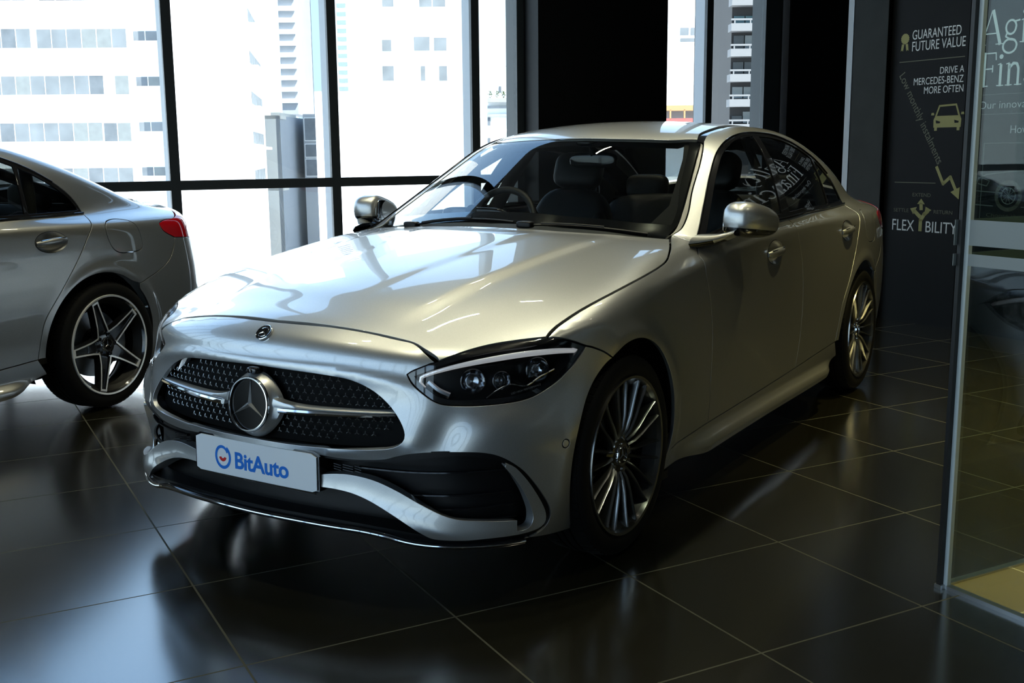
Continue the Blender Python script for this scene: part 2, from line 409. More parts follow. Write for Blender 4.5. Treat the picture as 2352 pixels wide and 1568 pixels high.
side_w=Sp([(.8,.72),(.62,.80),(.5,.841),(.35,.874),(.2,.889),(0,.894),(-.3,.889),(-.8,.880),(-1.5,.877),(-2.2,.880),(-2.6,.885),(-2.865,.883),(-3.2,.860),(-3.5,.822),(-3.75,.775),(-3.95,.725)])
side_p=Sp([(.10,-.085),(.2,-.042),(.3,-.020),(.45,-.005),(.6,0),(.72,-.003),(.86,-.014),(1.0,-.03)])
crease_z=Sp([(.6,.71),(.3,.775),(0,.832),(-.35,.868),(-.66,.894),(-1.0,.921),(-1.75,.949),(-2.4,.956),(-2.8,.955),(-3.3,.955),(-3.9,.945)])
nose_z=Sp([(.10,.70),(.17,.752),(.21,.775),(.3,.777),(.4,.774),(.5,.774),(.56,.767),(.62,.754),(.665,.743),(.72,.734),(.8,.715)])
nose_y=Sp([(-.35,.034),(-.2,.010),(0,0),(.2,.010),(.35,.034),(.484,.072),(.6,.13),(.7,.21),(.78,.31),(.84,.43),(.88,.55),(.92,.7)])
tail_z=Sp([(.1,-3.80),(.25,-3.88),(.4,-3.925),(.6,-3.94),(.75,-3.915),(.9,-3.875),(1.0,-3.845),(1.08,-3.825)])
tail_y=Sp([(-.5,.062),(-.3,.018),(0,0),(.3,.018),(.5,.062),(.65,.13),(.75,.215),(.82,.32),(.88,.48),(.92,.6)])
roof_z=Sp([(-.25,.885),(-.47,.985),(-.86,1.168),(-1.1,1.283),(-1.245,1.348),(-1.4,1.393),(-1.6,1.424),(-1.8,1.437),(-2.0,1.438),(-2.3,1.424),(-2.55,1.394),(-2.8,1.343),(-3.1,1.247),(-3.3,1.170),(-3.5,1.085),(-3.7,.99)])
roof_w=Sp([(.85,.870),(.95,.845),(1.05,.812),(1.15,.770),(1.25,.716),(1.33,.657),(1.4,.585),(1.46,.5)])
roof_t=Sp([(-.4,-.02),(-.8,0),(-1.5,.0),(-2.1,-.014),(-2.6,-.052),(-2.9,-.088),(-3.2,-.14),(-3.5,-.2)])
AX=2.865
def lower(x,y,z):
    y=np.abs(y)
    cz=crease_z(x)
    w=side_w(x)+side_p(z)-.80*splus(z-cz,.007)*sstep(-x,-.25,.35)-.55*splus(z-cz,.016)*(1-sstep(-x,-.25,.35))
    for c in (0.,-AX):
        r=np.hypot(x-c,z-.332); up=sstep(z,.15,.35)
        w=w+.009*np.exp(-((r-.395)/.034)**2)*up
    w=w+.050*sstep(-z,-.262,-.195)*sstep(-x,.45,.75)*sstep(x,-2.45,-2.2)
    top=z-(hood_z(x)-hood_c(x)*y*y)
    f=smax(top,y-w,.10)
    nose=x-(nose_z(z)-nose_y(y)*(1-.22*sstep(-z,-.66,-.42)))
    f=smax(f,nose,.06)
    tail=(tail_z(z)+tail_y(y))-x
    return smax(f,tail,.11)
def upper(x,y,z):
    y=np.abs(y)
    wf=.58*sstep(x,-1.95,-1.35)-.32*sstep(-x,2.2,2.8)
    cr=.12*sstep(-x,1.25,1.7)
    top=(z-(roof_z(x+wf*y*y)-cr*y*y))*.9
    side=y-(roof_w(z)+roof_t(x))
    f=smax(top,side,.06)
    return smax(np.maximum(f,np.maximum(x+.28,-3.68-x)),.885-z,.08)
def G(P):
    P=np.asarray(P,float); x,y,z=P[...,0],P[...,1],P[...,2]
    k=.018+.017*sstep(-x,.65,1.1)+.075*sstep(-x,2.6,3.2)
    return smin(lower(x,y,z),upper(x,y,z),k)
def grad(P,e=1e-4):
    g=np.empty(P.shape)
    for i in range(3):
        d=np.zeros(3); d[i]=e; g[...,i]=(G(P+d)-G(P-d))
    return g/np.linalg.norm(g,axis=-1,keepdims=True)

ZT = 0.55
def to2d(kind, P):
    P = np.asarray(P, float)
    if P.shape[-1] == 2: return P
    P = P.reshape(-1, 3)
    if kind == 'tube': return np.c_[P[:, 0], np.arctan2(P[:, 2] - ZT, P[:, 1]) * 0.8]
    if kind == 'front': return np.c_[np.arctan2(P[:, 1], P[:, 0] + 0.25) * 0.95, P[:, 2]]
    if kind == 'rear': return np.c_[np.arctan2(P[:, 1], -3.0 - P[:, 0]) * 0.9, P[:, 2]]
def rays(kind, U):
    n = len(U)
    if kind == 'tube':
        a = U[:, 1] / 0.8; return np.c_[U[:, 0], np.zeros(n), np.full(n, ZT)], np.c_[np.zeros(n), np.cos(a), np.sin(a)]
    if kind == 'front':
        a = U[:, 0] / 0.95; return np.c_[np.full(n, -0.25), np.zeros(n), U[:, 1]], np.c_[np.cos(a), np.sin(a), np.zeros(n)]
    a = U[:, 0] / 0.9; return np.c_[np.full(n, -3.0), np.zeros(n), U[:, 1]], np.c_[-np.cos(a), np.sin(a), np.zeros(n)]
def surf(kind, U, fn=None):
    """the point where the ray of each parameter pair leaves the body"""
    fn = fn or G
    o, d = rays(kind, np.asarray(U, float)); N = len(o)
    ts = np.linspace(0.12, 1.35, 46); a = np.full(N, ts[-2]); b = np.full(N, ts[-1]); done = np.zeros(N, bool)
    for k in range(1, len(ts)):
        idx = np.where(~done)[0]
        if not len(idx): break
        c = fn(o[idx] + d[idx] * ts[k]) > 0
        a[idx[c]] = ts[k - 1]; b[idx[c]] = ts[k]; done[idx[c]] = True
    for _ in range(26):
        m_ = (a + b) / 2; s_ = fn(o + d * m_[:, None]) < 0
        a = np.where(s_, m_, a); b = np.where(s_, b, m_)
    return o + d * a[:, None]

def inside(poly, Q):
    x, y = Q[:, 0], Q[:, 1]; r = np.zeros(len(Q), bool); n = len(poly)
    for i in range(n):
        (x1, y1), (x2, y2) = poly[i], poly[(i + 1) % n]
        c = (y1 > y) != (y2 > y)
        with np.errstate(divide='ignore', invalid='ignore'):
            r ^= c & (x < (x2 - x1) * (y - y1) / (y2 - y1) + x1)
    return r

def area2(p): return 0.5 * np.sum(p[:, 0] * np.roll(p[:, 1], -1) - np.roll(p[:, 0], -1) * p[:, 1])

def fill(loops, h):
    """triangles over loops (outer first, then holes) with an even inner grid"""
    pts, edges = [], []
    for L in loops:
        b = len(pts); n = len(L); pts += [tuple(p) for p in L]; edges += [(b + i, b + (i + 1) % n) for i in range(n)]
    B = np.array(pts); lo, hi = B.min(0), B.max(0)
    gx = np.arange(lo[0] + h / 2, hi[0], h); gy = np.arange(lo[1] + h / 2, hi[1], h * 0.87)
    X, Y = np.meshgrid(gx, gy); X = X + (np.arange(len(gy)) % 2)[:, None] * h / 2
    Q = np.c_[X.ravel(), Y.ravel()]
    k = inside(loops[0], Q)
    for L in loops[1:]: k &= ~inside(L, Q)
    Q = Q[k]
    if len(Q):
        A_, E_ = B[[e[0] for e in edges]], B[[e[1] for e in edges]]; ok = np.ones(len(Q), bool)
        for a, e in zip(A_, E_):
            d = e - a; l2 = d @ d + 1e-12; t = np.clip(((Q - a) @ d) / l2, 0, 1); w_ = Q - a - t[:, None] * d
            ok &= (w_ * w_).sum(1) > (0.45 * h) ** 2
        Q = Q[ok]
    allp = pts + [tuple(q) for q in Q]
    r = delaunay_2d_cdt([Vector(p) for p in allp], edges, [], 0, 1e-6)
    V = np.array([tuple(v) for v in r[0]]); F = [tuple(f) for f in r[2]]
    cen = np.array([V[list(f)].mean(0) for f in F]); k = inside(loops[0], cen)
    for L in loops[1:]: k &= ~inside(L, cen)
    F = [f if area2(V[list(f)]) > 0 else f[::-1] for f, q in zip(F, k) if q]
    used = sorted({i for f in F for i in f}); mp = {v: i for i, v in enumerate(used)}
    return V[used], [tuple(mp[i] for i in f) for f in F]

def offset_loop(L, gap):
    """shift a 2-D loop (counter-clockwise outer) inwards"""
    t = np.roll(L, -1, 0) - np.roll(L, 1, 0); t /= np.linalg.norm(t, axis=1, keepdims=True) + 1e-12
    return L + np.c_[-t[:, 1], t[:, 0]] * gap

def build_panel(kind, loops, h=0.016, gap=0.002, depth=0.014, lift=0.0, lip=True, relief=None, step=None, smooth_n=1, fn=None):
    """loops: outer then holes, each a list of segments of 3-D points (smooth inside a segment, corner between).
    Returns vertices, faces, normals of a trimmed skin with rolled edges."""
    L2 = []
    for li, segs in enumerate(loops):
        P = []
        for sg in segs:
            U = to2d(kind, sg)
            c = catmull(U, step or h * 0.8) if len(U) > 1 else U
            for _ in range(smooth_n):
                if len(c) > 4: c[1:-1] = c[1:-1] * 0.5 + (c[:-2] + c[2:]) * 0.25
            for q in c:
                if not len(P) or np.linalg.norm(P[-1] - q) > 1e-4: P.append(q)
        P = np.array(P)
        if np.linalg.norm(P[0] - P[-1]) < 1e-4: P = P[:-1]
        if (area2(P) > 0) != (li == 0): P = P[::-1]
        L2.append(offset_loop(P, gap + (0.0012 if lip else 0)))
    V2, F = fill(L2, h)
    P = surf(kind, V2, fn); N = grad(P)
    if relief is not None or lift:
        P = P + N * ((relief(P) if relief is not None else 0) + lift)[:, None] if relief is not None else P + N * lift
        if relief is not None: N = vnormals(P, F, N)
    # orientation: faces must look outwards
    f0 = np.array([np.cross(P[f[1]] - P[f[0]], P[f[2]] - P[f[0]]) @ N[f[0]] for f in F[:200]])
    if (f0 < 0).sum() > (f0 > 0).sum(): F = [f[::-1] for f in F]
    V, NN, FF = [P], [N], list(F); base = len(P)
    if depth:
        # boundary edges from the triangles themselves
        cnt = {}
        for f in F:
            for i in range(len(f)):
                a, b = f[i], f[(i + 1) % len(f)]; cnt[(a, b)] = 1
        bd = {a: b for (a, b) in cnt if (b, a) not in cnt}
        seen = set()
        for s0 in list(bd):
            if s0 in seen: continue
            loop = [s0]; seen.add(s0); c = bd[s0]
            while c != s0 and c not in seen and c in bd: loop.append(c); seen.add(c); c = bd[c]
            if len(loop) < 3: continue
            Q, M_ = P[loop], N[loop]
            t = np.roll(Q, -1, 0) - np.roll(Q, 1, 0); t /= np.linalg.norm(t, axis=1, keepdims=True) + 1e-12
            o = np.cross(t, M_); o /= np.linalg.norm(o, axis=1, keepdims=True) + 1e-12
            if lip: rings = [(0.0008, -0.0003, 0.45), (0.0012, -0.0012, 1.0), (0.0012, -depth, 1.0)]
            else: rings = [(0.0, 0.0, 1.0), (0.0, -depth, 1.0)]
            prev = np.array(loop)
            for oo, nn, w_ in rings:
                V.append(Q + o * oo + M_ * nn); nr = M_ * (1 - w_) + o * w_; NN.append(nr / (np.linalg.norm(nr, axis=1, keepdims=True) + 1e-12))
                cur = np.arange(base, base + len(loop)); base += len(loop)
                if not (not lip and oo == 0.0 and nn == 0.0):
                    for i in range(len(loop)):
                        j = (i + 1) % len(loop); FF.append((prev[j], prev[i], cur[i], cur[j]))
                prev = cur
    return np.vstack(V), FF, np.vstack(NN)

def vnormals(P, F, ref):
    n = np.zeros_like(P)
    A = np.array([f[:3] for f in F]); c = np.cross(P[A[:, 1]] - P[A[:, 0]], P[A[:, 2]] - P[A[:, 0]])
    s_ = np.sign((c * ref[A[:, 0]]).sum(1)); c *= s_[:, None]
    for i in range(3): np.add.at(n, A[:, i], c)
    return n / (np.linalg.norm(n, axis=1, keepdims=True) + 1e-12)

def panel(name, kind, loops, mat, parent, mirror=False, **k):
    V, F, N = build_panel(kind, loops, **k)
    o = mesh_obj(name, V, F, mat, parent, normals=N)
    if not mirror: return o
    V2 = V * [1, -1, 1]; N2 = N * [1, -1, 1]
    return o, mesh_obj(name, V2, [f[::-1] for f in F], mat, parent, normals=N2)

def mir(P): return [(x, -y, z) for x, y, z in P][::-1]

# ------------------------------------------------------------------ outlines of the car's left half
ARC_F = lambda a: (-.012 + .356 * math.cos(a), .87, .332 + .371 * math.sin(a))
ARC_R = lambda a: (-2.835 + .388 * math.cos(a), .88, .332 + .374 * math.sin(a))
def on_skin(kind, P): return [tuple(p) for p in surf(kind, to2d(kind, P))]
HF = [(.650, 0, .791), (.645, .075, .791), (.633, .203, .789), (.618, .324, .780), (.602, .441, .764), (.596, .485, .757), (.604, .52, .743), (.609, .569, .711)]
HL_T = [(.609, .569, .711), (.549, .624, .734), (.48, .669, .748), (.419, .722, .756), (.355, .788, .762)]
HL_B = [(.355, .788, .762), (.323, .817, .755), (.243, .856, .724)]
HL_L = [(.243, .856, .724), (.274, .849, .695), (.31, .839, .665), (.35, .826, .639), (.394, .809, .618), (.44, .789, .601), (.485, .762, .593), (.527, .729, .59), (.582, .674, .589), (.626, .612, .593), (.639, .585, .603), (.649, .55, .627), (.655, .52, .653), (.655, .505, .676)]
HL_I = [(.655, .505, .676), (.647, .515, .685), (.609, .569, .711)]
SEAM = [(.243, .856, .724), (.228, .861, .721), (.178, .879, .701), (.13, .89, .673)]
HS = [(.355, .788, .762), (.339, .787, .770), (.292, .791, .788), (.203, .802, .814), (.111, .814, .835), (.011, .824, .853), (-.102, .831, .871), (-.231, .833, .889), (-.346, .829, .905), (-.437, .818, .921), (-.519, .791, .941), (-.607, .754, .958), (-.694, .712, .971)]
HR = [(-.694, .712, .971), (-.648, .599, .982), (-.582, .446, .991), (-.535, .283, .997), (-.510, .150, .999), (-.503, 0, 1.001)]
GRILLE = [(.737, 0, .667), (.728, .214, .661), (.712, .328, .653), (.705, .384, .638), (.7, .428, .617), (.697, .473, .583), (.697, .507, .543), (.699, .523, .511), (.704, .52, .49), (.714, .495, .475), (.732, .43, .465), (.757, .294, .457), (.769, .175, .453), (.775, 0, .452)]
INTAKE = [(.498, .789, .19), (.468, .803, .192), (.437, .815, .2), (.418, .826, .217), (.416, .834, .247), (.425, .836, .271), (.447, .83, .308), (.476, .816, .353), (.508, .797, .397), (.542, .772, .43), (.573, .743, .451), (.605, .705, .46), (.659, .625, .461), (.695, .551, .456), (.713, .502, .445), (.723, .469, .434), (.739, .397, .426), (.752, .322, .424), (.762, .251, .428), (.768, .12, .431), (.770, 0, .431)]
LIP = [(.777, 0, .223), (.774, .166, .224), (.76, .297, .223), (.745, .394, .222), (.727, .464, .215), (.7, .526, .201), (.677, .574, .194), (.639, .644, .190), (.582, .725, .190), (.53, .77, .191), (.498, .789, .19)]
DA = [(-.668, .837, .921), (-.663, .856, .896), (-.668, .870, .834), (-.690, .876, .760), (-.703, .880, .675), (-.709, .881, .568), (-.712, .878, .484), (-.716, .875, .42), (-.728, .868, .36), (-.741, .857, .272)]
DB = [(-1.690, .829, .998), (-1.740, .838, .963), (-1.772, .856, .901), (-1.800, .867, .822), (-1.811, .874, .716), (-1.811, .877, .6), (-1.803, .872, .42), (-1.790, .858, .301)]
DC = [(-2.869, .748, 1.002), (-2.862, .774, .975), (-2.825, .835, .940), (-2.790, .858, .905), (-2.755, .867, .865), (-2.685, .878, .779), (-2.587, .886, .671), (-2.497, .885, .572), (-2.449, .882, .506), (-2.419, .875, .404), (-2.405, .868, .332)]
SILL = [(-.386, .865, .259), (-.741, .857, .272), (-1.0, .853, .277), (-1.323, .854, .285), (-1.790, .858, .301), (-2.405, .868, .332)]
BELT = [(-.735, .802, .952), (-.95, .815, .974), (-1.25, .825, .988), (-1.690, .829, .998), (-2.0, .818, 1.004), (-2.315, .803, 1.003), (-2.58, .781, 1.001), (-2.869, .748, 1.002)]
DLO = [(-.735, .802, .952), (-.823, .77, .99), (-.987, .722, 1.085), (-1.163, .671, 1.188), (-1.305, .636, 1.268), (-1.4, .622, 1.31), (-1.52, .612, 1.345), (-1.638, .608, 1.362), (-1.834, .606, 1.374), (-2.089, .608, 1.367), (-2.30, .625, 1.338), (-2.485, .648, 1.285), (-2.62, .668, 1.232), (-2.74, .69, 1.165), (-2.82, .71, 1.10), (-2.86, .728, 1.045), (-2.869, .748, 1.002)]
PIL = [(-1.400, .552, 1.345), (-1.372, .563, 1.332), (-1.225, .606, 1.245), (-1.05, .650, 1.147), (-.899, .692, 1.055), (-.800, .708, 1.003), (-.74, .70, .985)]
WS_S = [(-1.382, .539, 1.33), (-1.225, .584, 1.248), (-1.05, .632, 1.15), (-.899, .67, 1.064), (-.786, .690, 1.003), (-.70, .695, .976)]
WS_T = [(-1.254, 0, 1.349), (-1.264, .2, 1.346), (-1.319, .408, 1.338), (-1.382, .539, 1.33)]
DITCH = [(-1.400, .552, 1.345), (-1.5, .533, 1.38), (-1.7, .525, 1.403), (-2.0, .523, 1.408), (-2.4, .523, 1.38), (-2.65, .535, 1.335)]
BLE = [(-2.65, .535, 1.335), (-2.9, .575, 1.27), (-3.15, .615, 1.17), (-3.30, .650, 1.10)]
DECKE = [(-3.30, .650, 1.10), (-3.40, .655, 1.062), (-3.55, .655, 1.03), (-3.66, .640, 1.0)]
BSEAM = [(-3.11, .876, .623), (-3.265, .852, .664), (-3.379, .837, .713), (-3.436, .825, .768), (-3.470, .815, .840)]
TL_OUT = [(-3.470, .815, .840), (-3.40, .822, .868), (-3.364, .823, .890), (-3.349, .815, .924), (-3.411, .799, .941), (-3.524, .776, .950), (-3.66, .640, 1.0)]

def seg(P, a, b):
    """piece of a polyline between its points a and b (indices)"""
    return P[a:b + 1] if a <= b else P[b:a + 1][::-1]
def sym(segs):
    """close a left half, given from the top of the centre line to its foot, with its mirror image"""
    return segs + [mir(s_) for s_ in segs[::-1]]
def clip2(P, a, b):
    """keep the part of a 2-D loop on the left of the line a-b"""
    n = np.array([-(b[1] - a[1]), b[0] - a[0]]); out = []; d = (P - np.array(a)) @ n
    for i in range(len(P)):
        j = (i + 1) % len(P)
        if d[i] >= 0: out.append(P[i])
        if d[i] * d[j] < 0: t = d[i] / (d[i] - d[j]); out.append(P[i] + (P[j] - P[i]) * t)
    return np.array(out)
def round2(P, r, n=5):
    """round every sharp corner of a 2-D loop"""
    out = []; N = len(P)
    for i in range(N):
        p, a, b = P[i], P[i - 1], P[(i + 1) % N]
        u, v = a - p, b - p; lu, lv = np.linalg.norm(u), np.linalg.norm(v)
        if lu < 1e-6 or lv < 1e-6: continue
        if (u @ v) / (lu * lv) > -0.85:
            k = min(r, lu * .45, lv * .45); p0, p1 = p + u / lu * k, p + v / lv * k
            for t in np.linspace(0, 1, n): out.append((1 - t)**2 * p0 + 2 * t * (1 - t) * p + t * t * p1)
        else: out.append(p)
    return np.array(out)
def ellipse(kind, c, ax, ay, n=28, rot=0.0):
    c2 = to2d(kind, [c])[0]; a = np.linspace(0, 2 * PI, n, endpoint=False)
    x, y = ax * np.cos(a), ay * np.sin(a)
    return np.c_[c2[0] + x * math.cos(rot) - y * math.sin(rot), c2[1] + x * math.sin(rot) + y * math.cos(rot)]
def sell(mb, c, r, e=0.5, e2=0.5, n=24, m=14, R=None, mi=0, f=None):
    """superellipsoid"""
    sg = lambda w_, p: math.copysign(abs(w_) ** p, w_)
    V, F = [], []
    for i in range(m + 1):
        a = -PI / 2 + PI * i / m
        for k in range(n):
            b = 2 * PI * k / n
            v = Vector((r[0] * sg(math.cos(a), e) * sg(math.cos(b), e2), r[1] * sg(math.cos(a), e) * sg(math.sin(b), e2), r[2] * sg(math.sin(a), e)))
            if f: v = f(v)
            V.append((R @ v if R else v) + Vector(c))
    for i in range(m):
        for k in range(n):
            k2 = (k + 1) % n; F.append((i * n + k, i * n + k2, (i + 1) * n + k2, (i + 1) * n + k))
    mb.add(V, F, mi); return mb
def star_mesh(mb, fr, R, r0, h=0.010, mi=0):
    """three-pointed star: fr(u, v, h) -> point"""
    for k in range(3):
        a = PI / 2 + k * 2 * PI / 3
        tip = (R * math.cos(a), R * math.sin(a))
        l = (r0 * math.cos(a + PI / 3), r0 * math.sin(a + PI / 3)); r_ = (r0 * math.cos(a - PI / 3), r0 * math.sin(a - PI / 3))
        V = [fr(0, 0, h), fr(*tip, h * .25), fr(*l, 0), fr(*r_, 0), fr(*tip, 0)]
        mb.add(V, [(0, 1, 2), (0, 3, 1), (1, 4, 2), (3, 4, 1)], mi)
    return mb

def build_wheel(name, style, parent, loc, side):
    """wheel about its own centre, outer face towards +y; side = +1 left, -1 right"""
    R_ = 0.256
    rim = MB()
    rim.lathe([(R_ + .004, -.185), (R_ + .004, -.17), (R_ - .012, -.155), (.215, -.10), (.213, -.05), (R_ - .014, -.012), (R_ - .006, .002), (R_ + .003, .004), (R_ + .005, -.004)], 72, mis=[2, 2, 2, 2, 2, 0, 1, 1])
    def P(r, a, h): return Vector((r * math.cos(a), h, r * math.sin(a)))
    if style == 'multi':
        n = 20
        prof = [(.058, -.030, .0105), (.085, -.018, .0085), (.13, -.012, .0068), (.18, -.010, .0062), (.226, -.006, .0068), (.2445, -.004, .0085)]
        for k in range(n):
            a = PI / 2 + 2 * PI * k / n + (0.035 if k % 2 else -0.035)
            a_in = PI / 2 + 2 * PI * k / n + (0.0 if k % 2 else 0.0)
            V, F, Mi = [], [], []
            for i, (r, h, w_) in enumerate(prof):
                t = i / 5; aa = a_in * (1 - t) + a * t; d = w_ / r
                V += [P(r, aa - d * .55, h - .002), P(r, aa, h + .0045), P(r, aa + d * .55, h - .002), P(r, aa + d * 1.15, h - .034), P(r, aa - d * 1.15, h - .034)]
                if i:
                    b, c = (i - 1) * 5, i * 5
                    for q in range(5):
                        q2 = (q + 1) % 5; F.append((b + q, b + q2, c + q2, c + q)); Mi.append(1 if q < 2 else 0)
            F.append((0, 1, 2, 3, 4)); Mi.append(0); F.append(tuple(range(29, 24, -1))); Mi.append(0)
            b = len(rim.V); rim.V += V; rim.F += [[b + i for i in f] for f in F]; rim.M += Mi
        rim.lathe([(.0, -.028), (.036, -.026), (.062, -.030), (.078, -.040), (.080, -.07), (.0, -.075)], 40, mi=0)
    else:
        rim.lathe([(.0, -.030), (.05, -.030), (.070, -.040), (.075, -.07), (.0, -.075)], 40, mi=0)
        for k in range(5):
            a = PI / 2 + 2 * PI * k / 5 - .349
            ax, az = math.cos(a), math.sin(a); tx, tz = -az, ax
            def Q(r, w_, h): return Vector((r * ax + w_ * tx, h, r * az + w_ * tz))
            prof = [(.045, .046, -.030), (.075, .040, -.022), (.11, .0335, -.016), (.16, .028, -.011), (.21, .0235, -.007), (.242, .0215, -.005)]
            for s_ in (-1, 1):                                   # machined borders of one spoke
                V, F = [], []
                for r, w_, h in prof:
                    V += [Q(r, s_ * w_, h), Q(r, s_ * (w_ - .0085), h - .0005), Q(r, s_ * (w_ - .012), h - .011), Q(r, s_ * (w_ + .004), h - .04)]
                m_ = len(prof)
                for i in range(m_ - 1):
                    b, c = i * 4, (i + 1) * 4
                    for q in range(4): q2 = (q + 1) % 4; F.append((b + q, b + q2, c + q2, c + q))
                F += [(3, 2, 1, 0), (4 * m_ - 4, 4 * m_ - 3, 4 * m_ - 2, 4 * m_ - 1)]
                b0 = len(rim.V); rim.V += V; rim.F += [[b0 + i for i in f] for f in F]; rim.M += [(1 if i % 4 == 0 else 0) for i in range(len(F) - 2)] + [0, 1]
            V, F = [], []
            for r, w_, h in prof: V += [Q(r, -(w_ - .011), h - .010), Q(r, w_ - .011, h - .010), Q(r, w_ - .011, h - .045), Q(r, -(w_ - .011), h - .045)]
            for i in range(len(prof) - 1):
                for q in range(4): q2 = (q + 1) % 4; F.append((i * 4 + q, i * 4 + q2, i * 4 + 4 + q2, i * 4 + 4 + q))
            rim.add(V, F, 0)
            rim.add([Q(.232, -.0225, -.0045), Q(.232, .0225, -.0045), Q(.243, .022, -.0045), Q(.243, -.022, -.0045), Q(.232, -.0225, -.02), Q(.232, .0225, -.02), Q(.243, .022, -.02), Q(.243, -.022, -.02)], [(0, 1, 2, 3), (0, 4, 5, 1), (3, 2, 6, 7)], 1)
    mats = [M['rim_grey'], M['rim_edge'], M['rim_dark']] if style == 'multi' else [M['rim_black'], M['rim_bright'], M['rim_matt']]
    wob = rim.build(name, mats, parent, smooth=0.55)
    wob.location = loc
    if side < 0: wob.rotation_euler = (0, 0, PI)
    T = MB()
    T.lathe([(R_ + .001, -.180), (.266, -.192), (.287, -.206), (.308, -.202), (.318, -.190), (.3255, -.165), (.3275, -.13), (.3275, -.126), (.319, -.125), (.319, -.117), (.3285, -.116), (.329, -.098), (.3205, -.097), (.3205, -.089), (.329, -.088), (.3285, -.066), (.320, -.065), (.320, -.057), (.328, -.056), (.3255, -.030), (.318, -.008), (.306, .000), (.287, .003), (.268, .000), (R_ + .002, -.006)], 96)
    for k in range(72):                                            # tread blocks at the shoulders
        a = 2 * PI * k / 72
        for h0, h1 in ((-.060, -.012), (-.185, -.128)):
            u = Vector((math.cos(a), 0, math.sin(a))); t = Vector((-math.sin(a), 0, math.cos(a)))
            c = u * .3262 + Vector((0, (h0 + h1) / 2, 0)); hw = .0105
            V = []
            for dr, tp in ((-.006, 1), (.0032, .9)):
                for sa, sb in ((-1, -1), (1, -1), (1, 1), (-1, 1)):
                    dz = -.0055 if (h0 > -.1 and sb > 0) or (h0 < -.1 and sb < 0) else 0
                    V.append(c + u * (dr + dz) + t * sa * hw * tp + Vector((0, sb * (h1 - h0) / 2 * tp, 0)))
            T.hexa(V)
    T.build('tire', M['tyre'], wob, smooth=0.7)
    D = MB(); D.lathe([(.07, -.115), (.172, -.115), (.172, -.137), (.07, -.137)], 48, mi=0); D.lathe([(.0, -.085), (.082, -.088), (.085, -.13)], 32, mi=1)
    D.build('brake_disc', [M['disc'], M['rim_dark']], wob)
    K = MB()
    V, F = [], []
    for i in range(9):
        a = PI + (-.45 + .9 * i / 8) if side > 0 else (-.45 + .9 * i / 8)
        for r, h in ((.118, -.078), (.182, -.074), (.19, -.15), (.118, -.15)): V.append(P(r, a, h))
    for i in range(8):
        for q in range(4): q2 = (q + 1) % 4; F.append((i * 4 + q, i * 4 + q2, i * 4 + 4 + q2, i * 4 + 4 + q))
    F += [(3, 2, 1, 0), (32, 33, 34, 35)]
    K.add(V, F); K.build('brake_caliper', M['caliper'], wob, bevel=0.004)
    for k in range(5):
        B = MB()
        a = PI / 2 + 2 * PI * k / 5 + (.31 if style == 'multi' else -.349 + PI / 5)
        c = P(.056, a, -.030)
        B.lathe([(.0, .006), (.0075, .006), (.0085, .002), (.0085, -.012)], 12, c=c)
        B.lathe([(.0125, .0015), (.0145, .003), (.0145, -.010)], 14, c=c)
        B.build('lug_bolt', M['chrome'] if style == 'multi' else M['dark_chrome'], wob)
    C_ = MB(); hc = -.024
    C_.lathe([(.0, .003), (.028, .003), (.029, .0045), (.0365, .0045), (.038, .001), (.038, -.012)], 40, c=(0, hc, 0), mis=[0, 0, 1, 1, 1])
    C_.lathe([(.0275, .004), (.0275, .0065), (.0305, .0065), (.0305, .004)], 40, c=(0, hc, 0), mi=1)
    star_mesh(C_, lambda u, v, h: Vector((-u, hc + .003 + h, v)), .027, .0038, .004, 1)
    C_.build('hub_cap', [M['black_gloss'], M['chrome']], wob)
    return wob

# ------------------------------------------------------------------ the car
def skin_pt(kind, p, lift=0.0):
    q = surf(kind, to2d(kind, [p])); n = grad(q)
    return Vector(q[0] + n[0] * lift), Vector(n[0])
def skin_path(kind, P, step=0.02, lift=0.0):
    U = catmull(to2d(kind, P), step); q = surf(kind, U); n = grad(q)
    return [Vector(v) for v in q + n * lift], [Vector(v) for v in n]

def rel_bumper(P):
    y, z = np.abs(P[:, 1]), P[:, 2]
    e = ((y / .525) ** 2.8 + (np.abs(z - .560) / .108) ** 2.8) ** (1 / 2.8)
    r = .010 * np.exp(-((e - 1.10) / .13) ** 2)
    r = r - .016 * np.exp(-((y - .615) / .055) ** 2 - ((z - .515) / .06) ** 2)
    r = r + .010 * np.exp(-((y - .74) / .06) ** 2 - ((z - .535) / .05) ** 2)
    return r * (P[:, 0] > .2)
def rel_hood(P):
    x, y = P[:, 0], np.abs(P[:, 1])
    t = np.clip((.60 - x) / 1.25, 0, 1)
    yc = .40 + .15 * t                                              # power-dome crease
    r = .010 * (1 - sstep(y, yc - .045, yc + .03)) * sstep(-x, -.60, -.35)
    yc2 = .13 + .17 * t
    r = r + .004 * (1 - sstep(y, yc2 - .04, yc2 + .04)) * sstep(-x, -.55, -.2)
    return r * (1 - sstep(-x, .35, .6) * .7)

